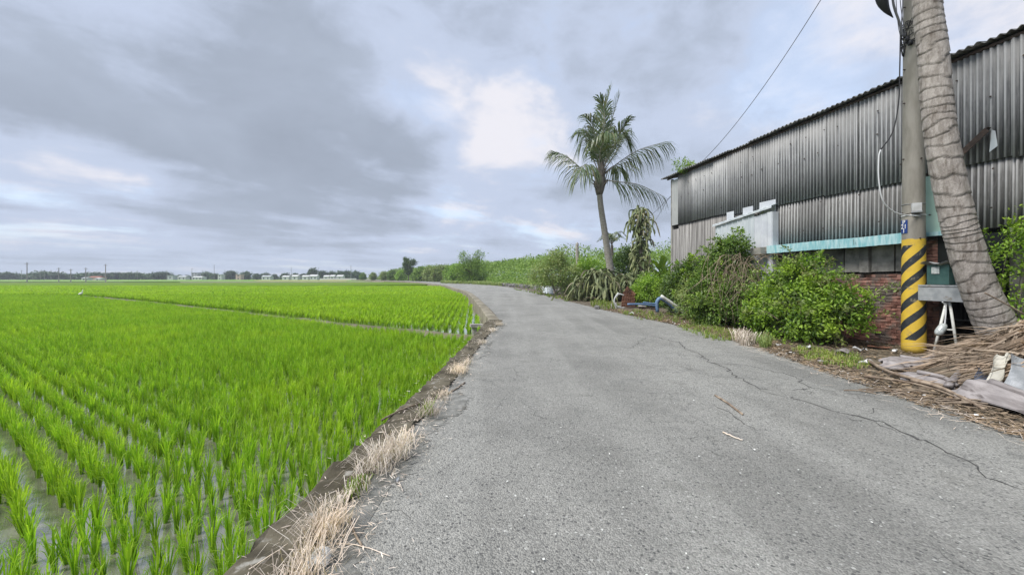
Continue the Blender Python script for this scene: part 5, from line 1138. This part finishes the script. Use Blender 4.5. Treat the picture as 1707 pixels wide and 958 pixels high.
for lab, px, rad in (('long pale pipe lying across the blue tube frame', [(1102, 493), (1120, 505), (1136, 517), (1147, 528)], .06), ('short pale pipe end lying behind the blue frame', [(1138, 517), (1150, 518), (1158, 517)], .07)):
    tag(Geo().tube(curve([P(u, v, q2[1]-.25+.3*(rad > .065)) for u, v in px], 14), rad, 9).build('pale_pipe', M['pale_pipe'], smooth=True), lab, 'pipe')
for k, (u, v, w, m, lab) in enumerate([(1062, 503, .42, 'stone', 'pale broken lump in the scrap heap beside the rusty sheet'), (1070, 506, .36, 'concrete', 'grey broken lump at the foot of the rusty sheet'), (1128, 512, .4, 'rust', 'brown lump of scrap under the pale pipe'), (996, 507, .30, 'stone', 'dark stone on the road edge beside the cactus heap')]):
    g = Geo(); c_ = G(u, v+8); th, ph = np.meshgrid(np.linspace(0, math.pi, 7), np.linspace(0, 2*math.pi, 10, endpoint=False), indexing='ij'); rr = w*.5*(1+r.normal(0, .14, th.shape)); V = np.stack([rr*np.sin(th)*np.cos(ph), rr*np.sin(th)*np.sin(ph), .7*rr*np.cos(th)+w*.26], -1).reshape(-1, 3)
    g.add(V, [[a*10+b, (a+1)*10+b, (a+1)*10+(b+1) % 10, a*10+(b+1) % 10] for a in range(6) for b in range(10)]); o = g.build('rubble', M[m]); o.location = tuple(c_); tag(o, lab, 'rubble')
# white cloth-like scrap under the roadside tree
c_ = [G(905, 489)+[0, 0, .05], G(922, 491)+[0, 0, .05], G(922, 490)+[0, 0, .75], G(904, 488)+[0, 0, .6]]
crumple('pale bluish plastic sheet under the grey-green roadside tree', c_, 'white_metal')
# --- litter, grass
def blades(name, pts, h, w, m, label, nb=9, lean=.5, droop=.3, kind='stuff', parent=None):
    n = len(pts)*nb; b = np.repeat(pts, nb, 0)+np.c_[r.normal(0, .03, (n, 2)), np.zeros(n)]; a = r.random(n)*6.28; d = np.c_[np.cos(a), np.sin(a), np.zeros(n)]; s = np.c_[-d[:, 1], d[:, 0], np.zeros(n)]
    hh = h*r.uniform(.4, 1.2, n)[:, None]; le = lean*r.uniform(.2, 1.2, n)[:, None]*hh; up = np.array([[0, 0, 1.0]]); w_ = w*r.uniform(.6, 1.3, n)[:, None]
    p0, p1, p2, p3 = b, b+d*le*.3+up*hh*.5, b+d*le*.75+up*hh*.88, b+d*le*1.25+up*hh*(1-droop)
    V = np.stack([p0+s*w_, p0-s*w_, p1+s*w_, p1-s*w_, p2+s*w_*.7, p2-s*w_*.7, p3], 1).reshape(-1, 3); g = Geo(); i7 = np.arange(n)[:, None]*7
    g.add(V, np.vstack([i7+[0, 1, 3, 2], i7+[2, 3, 5, 4]])); g.F.append((i7+[4, 5, 6], 0)); o = g.build(name, M[m], parent)
    return tag(o, label, None, None, kind) if kind else o
def patch(px, n, z=0.0):                                       # random ground points inside a pixel polygon
    poly = np.array([G(u, v)[:2] for u, v in px]); lo, hi = poly.min(0), poly.max(0); q = r.uniform(lo, hi, (n*4, 2)); q = q[inside(q, poly)][:n]; return np.c_[q, np.full(len(q), z)]
blades('verge_grass', patch([(1130, 545), (1160, 540), (1225, 552), (1245, 568), (1200, 570), (1150, 558)], 190), .10, .005, 'grass_green', 'short green verge grass at the asphalt edge in front of the bushes')
blades('verge_grass', patch([(1320, 583), (1345, 578), (1430, 592), (1455, 612), (1420, 618), (1350, 604)], 170), .08, .005, 'grass_green', 'sparse olive grass along the asphalt edge near the pole')
blades('verge_grass', patch([(1030, 520), (1060, 518), (1160, 530), (1150, 541), (1060, 532)], 120), .13, .007, 'grass_green', 'green weeds in front of the blue tube frame')
blades('verge_grass', patch([(985, 508), (1000, 504), (1032, 512), (1022, 519), (990, 514)], 60), .28, .008, 'grass_green', 'pale weeds at the edge of the cactus heap')
blades('verge_grass', patch([(860, 484), (900, 487), (960, 499), (950, 503), (900, 492), (856, 481)], 200), .12, .014, 'grass_green', 'thin verge grass under the roadside tree')
blades('verge_grass', patch([(735, 470.6), (800, 471.8), (880, 478), (890, 482), (840, 477), (790, 474), (735, 472)], 900), .7, .03, 'leaf_olive', 'overgrown verge along the far bend of the road')
for lab, px, n_, h in (('straw-coloured dry grass tuft on the verge in front of the big bush', [(1222, 566), (1240, 562), (1262, 572), (1240, 578)], 60, .26), ('olive half-dry grass tuft next to the straw tuft', [(1262, 570), (1275, 566), (1285, 578), (1270, 582)], 34, .24)):
    p_ = patch(px, n_); t = thing('grass_tuft', lab, 'grass', p_.mean(0)); blades('blades', p_-p_.mean(0), h, .007, 'straw' if 'straw' in lab[:6] else 'leaf_olive', None, 9, .7, .4, None, t)
# litter of leaves and twigs over the whole verge
def litter(name, pts, ll, lw, m, label):
    n = len(pts); a = r.random(n)*6.28; ax = np.c_[np.cos(a), np.sin(a), r.normal(0, .12, n)]; X, Y, Z = frames(norm(ax), norm(np.c_[r.normal(0, .3, (n, 2)), np.ones(n)])); s = r.uniform(.5, 1.4, n)
    g = Geo(); g.scatter(LEAF, LEAFF, pts+np.c_[np.zeros((n, 2)), r.uniform(.008, .03, n)], X, Y, Z, s*lw, s*ll); return tag(g.build(name, M[m]), label, None, None, 'stuff')
vp = []
for k in range(14000):
    y = r.uniform(3.2, 18.5); e = atY(eR, y); w_ = (10.21-.2*y)-e; x = e-.12+abs(r.normal(0, .45))*min(1, w_) if r.random() < .5 else e+r.random()*w_
    vp.append((x, y, 0))
vp = np.array(vp); litter('leaf_litter', vp, .07, .022, 'litter', 'brown leaf litter and bark bits over the roadside verge')
vt = vp[r.choice(len(vp), 1800)]; litter('twig_litter', vt, .26, .006, 'frond_straw', 'dry straw and thin twigs strewn over the verge')
vt = np.array([(atY(eR, y)-abs(r.normal(0, .22))+.1, y, .004) for y in r.uniform(3.2, 9, 700)]); litter('twig_litter', vt, .16, .005, 'straw', 'pale straw washed onto the asphalt edge')
vt = vp[r.choice(len(vp), 260)]; litter('pale_bits', vt, .05, .03, 'paint_white', 'small pale stones and paper bits on the verge')
# loose bigger trash
def rag(lab, u, v, sx, sy, sz, m, cat='litter', name='litter_scrap'):
    q = G(u, v); g = Geo(); ph = r.random(4)*6
    f = lambda a, b, th: (sx*(a-.5)*(1-.3*b), sy*(b-.5)+.02*math.sin(a*6+ph[0]), .012+sz*abs(math.sin(a*3.1+ph[1]))*(.4+.6*math.sin(b*3+ph[2])**2)+th)
    g.grid(lambda a, b: f(a, b, 0), 8, 7); g.grid(lambda a, b: f(a, b, -.008), 8, 7); o = g.build(name, M[m]); o.location = tuple(q); o.rotation_euler = (0, 0, r.random()*6); return tag(o, lab, cat)
rag('pale curled palm bark lying under the big bush', 1405, 588, .5, .2, .10, 'sheath'); rag('white crumpled paper next to the pale bark', 1432, 585, .22, .16, .09, 'plastic_white')
rag('white torn paper among the twigs near the striped pole', 1446, 606, .2, .15, .08, 'plastic_white'); rag('small pale paper on the olive verge grass', 1372, 604, .17, .1, .04, 'sheath')
rag('grey plastic bag scrap below the big bush', 1345, 580, .2, .12, .06, 'plastic_white'); rag('small white foam bit on the verge', 1298, 577, .10, .08, .05, 'plastic_white')
rag('brown flat card on the verge behind the pole foot', 1463, 580, .4, .25, .05, 'rust'); rag('white crumpled paper in the weeds by the scrap heap', 1052, 524, .3, .2, .10, 'plastic_white')
rag('torn white plastic bag caught in the dead grass at the wall', 524, 948, .14, .12, .07, 'plastic_white', 'plastic bag'); rag('small white flake lying beside a straw stem on the asphalt', 662, 804, .03, .04, .02, 'plastic_white')
rag('flat grey stone chip on the mortar shoulder', 678, 765, .07, .05, .025, 'stone')
o = thing('striped_can', 'crushed can with black and white stripes behind the pole foot', 'can', (PX-.42, PY-.05, 0), .5); o.scale = (.75, .6, .6); Geo().tube([(-.1, 0, .05), (.1, .0, .055)], .05, 12).build('body', M['paint_white'], o, smooth=True)
for k in (-.05, 0, .05): Geo().tube([(k-.01, 0, .052), (k+.01, 0, .052)], .0525, 12).build('stripe', M['cable_black'], o)
t = thing('plastic_bottle', 'clear plastic bottle with an orange cap lying under the big bush', 'bottle', G(1291, 555)+[0, 0, .05], -.3)
Geo().tube([(-.14, 0, 0), (-.12, 0, 0), (.03, 0, 0), (.08, 0, 0), (.1, 0, 0)], [.035, .045, .045, .02, .018], 12).build('body', M['glass_grey'], t, smooth=True); Geo().tube([(.1, 0, 0), (.2, 0, 0)], [.04, .035], 12).build('cap', M['orange_plastic'], t, smooth=True)
# --- dead grass tufts along the wall, beside the asphalt
tl = [(-1.14, 2.32, .19, 36), (-1.15, 2.72, .09, 12), (-1.11, 3.12, .17, 46), (-1.05, 3.42, .16, 34), (-.98, 4.35, .13, 28), (-.93, 4.9, .09, 16), (-.90, 6.2, .14, 34), (-.86, 6.8, .10, 16), (-.76, 8.9, .09, 18), (-.62, 10.9, .10, 24), (-.48, 12.2, .11, 34), (-1.12, 1.9, .17, 30)]
tn_ = ['dead grass tuft holding the torn white bag on the wall top', 'thin dead grass patch between the two largest tufts on the wall', 'largest bleached dead grass tuft on the wall top', 'bleached dead grass joined to the back of the largest tuft']
for k, (x, y, h, n_) in enumerate(tl):
    sx, sy = .05, .10; n_ = int(n_*.75); pts = np.c_[r.normal(0, sx, n_), r.normal(0, sy, n_), np.zeros(n_)]
    t = thing('dead_grass_tuft', tn_[k] if k < 4 else 'small bleached dead grass tuft rooted between wall top and asphalt', 'grass', (x+.09, y, .03), 0, None if k < 4 else 'small dead grass tufts along the wall')
    blades('blades', pts, h*.85, .0022, 'straw', None, 10, 1.3, .55, None, t)
    if k in (1, 4): blades('green_blades', pts[:8]*.7, .12, .004, 'grass_green', None, 6, .6, .3, None, t)
# long loose straws and sticks on road and wall
for lab, px, rad in (('brown curved stick lying from the dead grass onto the asphalt', [(583, 862), (590, 885), (603, 908)], .007), ('pale straw stem on the asphalt beside the wall', [(650, 768), (660, 790), (672, 818)], .003), ('long pale straw reaching from wall top to asphalt', [(560, 905), (600, 908), (650, 926)], .0025),
                     ('long pale stick lying in the middle of the road', [(1192, 658), (1215, 673), (1238, 690)], .012), ('short pale straw lying in the road below the long stick', [(1205, 719), (1222, 727), (1238, 733)], .006), ('dry brown stalk lying along the wall top', [(636, 700), (668, 683), (700, 672)], .010),
                     ('dry stalk slanting over the shoulder by the far tufts', [(742, 658), (760, 648), (775, 637)], .010), ('thin straw arching over the mossy wall', [(415, 948), (450, 925), (480, 905)], .0025)):
    zz = .05 if 'wall' in lab and 'asphalt' not in lab else .012
    tag(Geo().tube(curve([G(u, v, zz) for u, v in px], 10)+np.c_[np.zeros((10, 2)), r.normal(0, .002, 10)], rad, 5).build('straw_stem' if rad < .005 else 'stick', M['straw'] if rad < .007 else M['twig'], smooth=True), lab, 'stick')
# crumbs of gravel and straw on wall, shoulder and asphalt edge
pts = np.array([(atY(eL, y)+r.normal(-.1, .16), y, .012) for y in 1.6+12*r.random(2600)**1.3]); litter('straw_litter', pts, .05, .005, 'straw', 'straw crumbs along the wall top and asphalt edge')
pts = np.array([(r.uniform(atY(eL, y), atY(eR, y)), y, .0) for y in 1.2+14*r.random(500)**1.5]); litter('gravel_bits', pts, .014, .011, 'pale_pipe', 'small pale gravel bits scattered over the asphalt')
# --- haze
g = Geo().box((0, 200, 6.4), (1500, 900, 15.2)); hz = g.build('haze', None) if False else obj('haze', Geo().box((0, 235, 6.2), (1400, 560, 15.0)).mesh('haze', []))
hm_ = bpy.data.materials.new('haze'); hm_.use_nodes = True; new, L = nodes_of(hm_.node_tree)
vol = new('ShaderNodeVolumePrincipled', inp={'Color': (.80, .86, .95, 1), 'Density': .0005, 'Anisotropy': .2}); o = new('ShaderNodeOutputMaterial'); L.new(vol.outputs[0], o.inputs['Volume'])
hz.data.materials.append(hm_); tag(hz, kind='stuff')
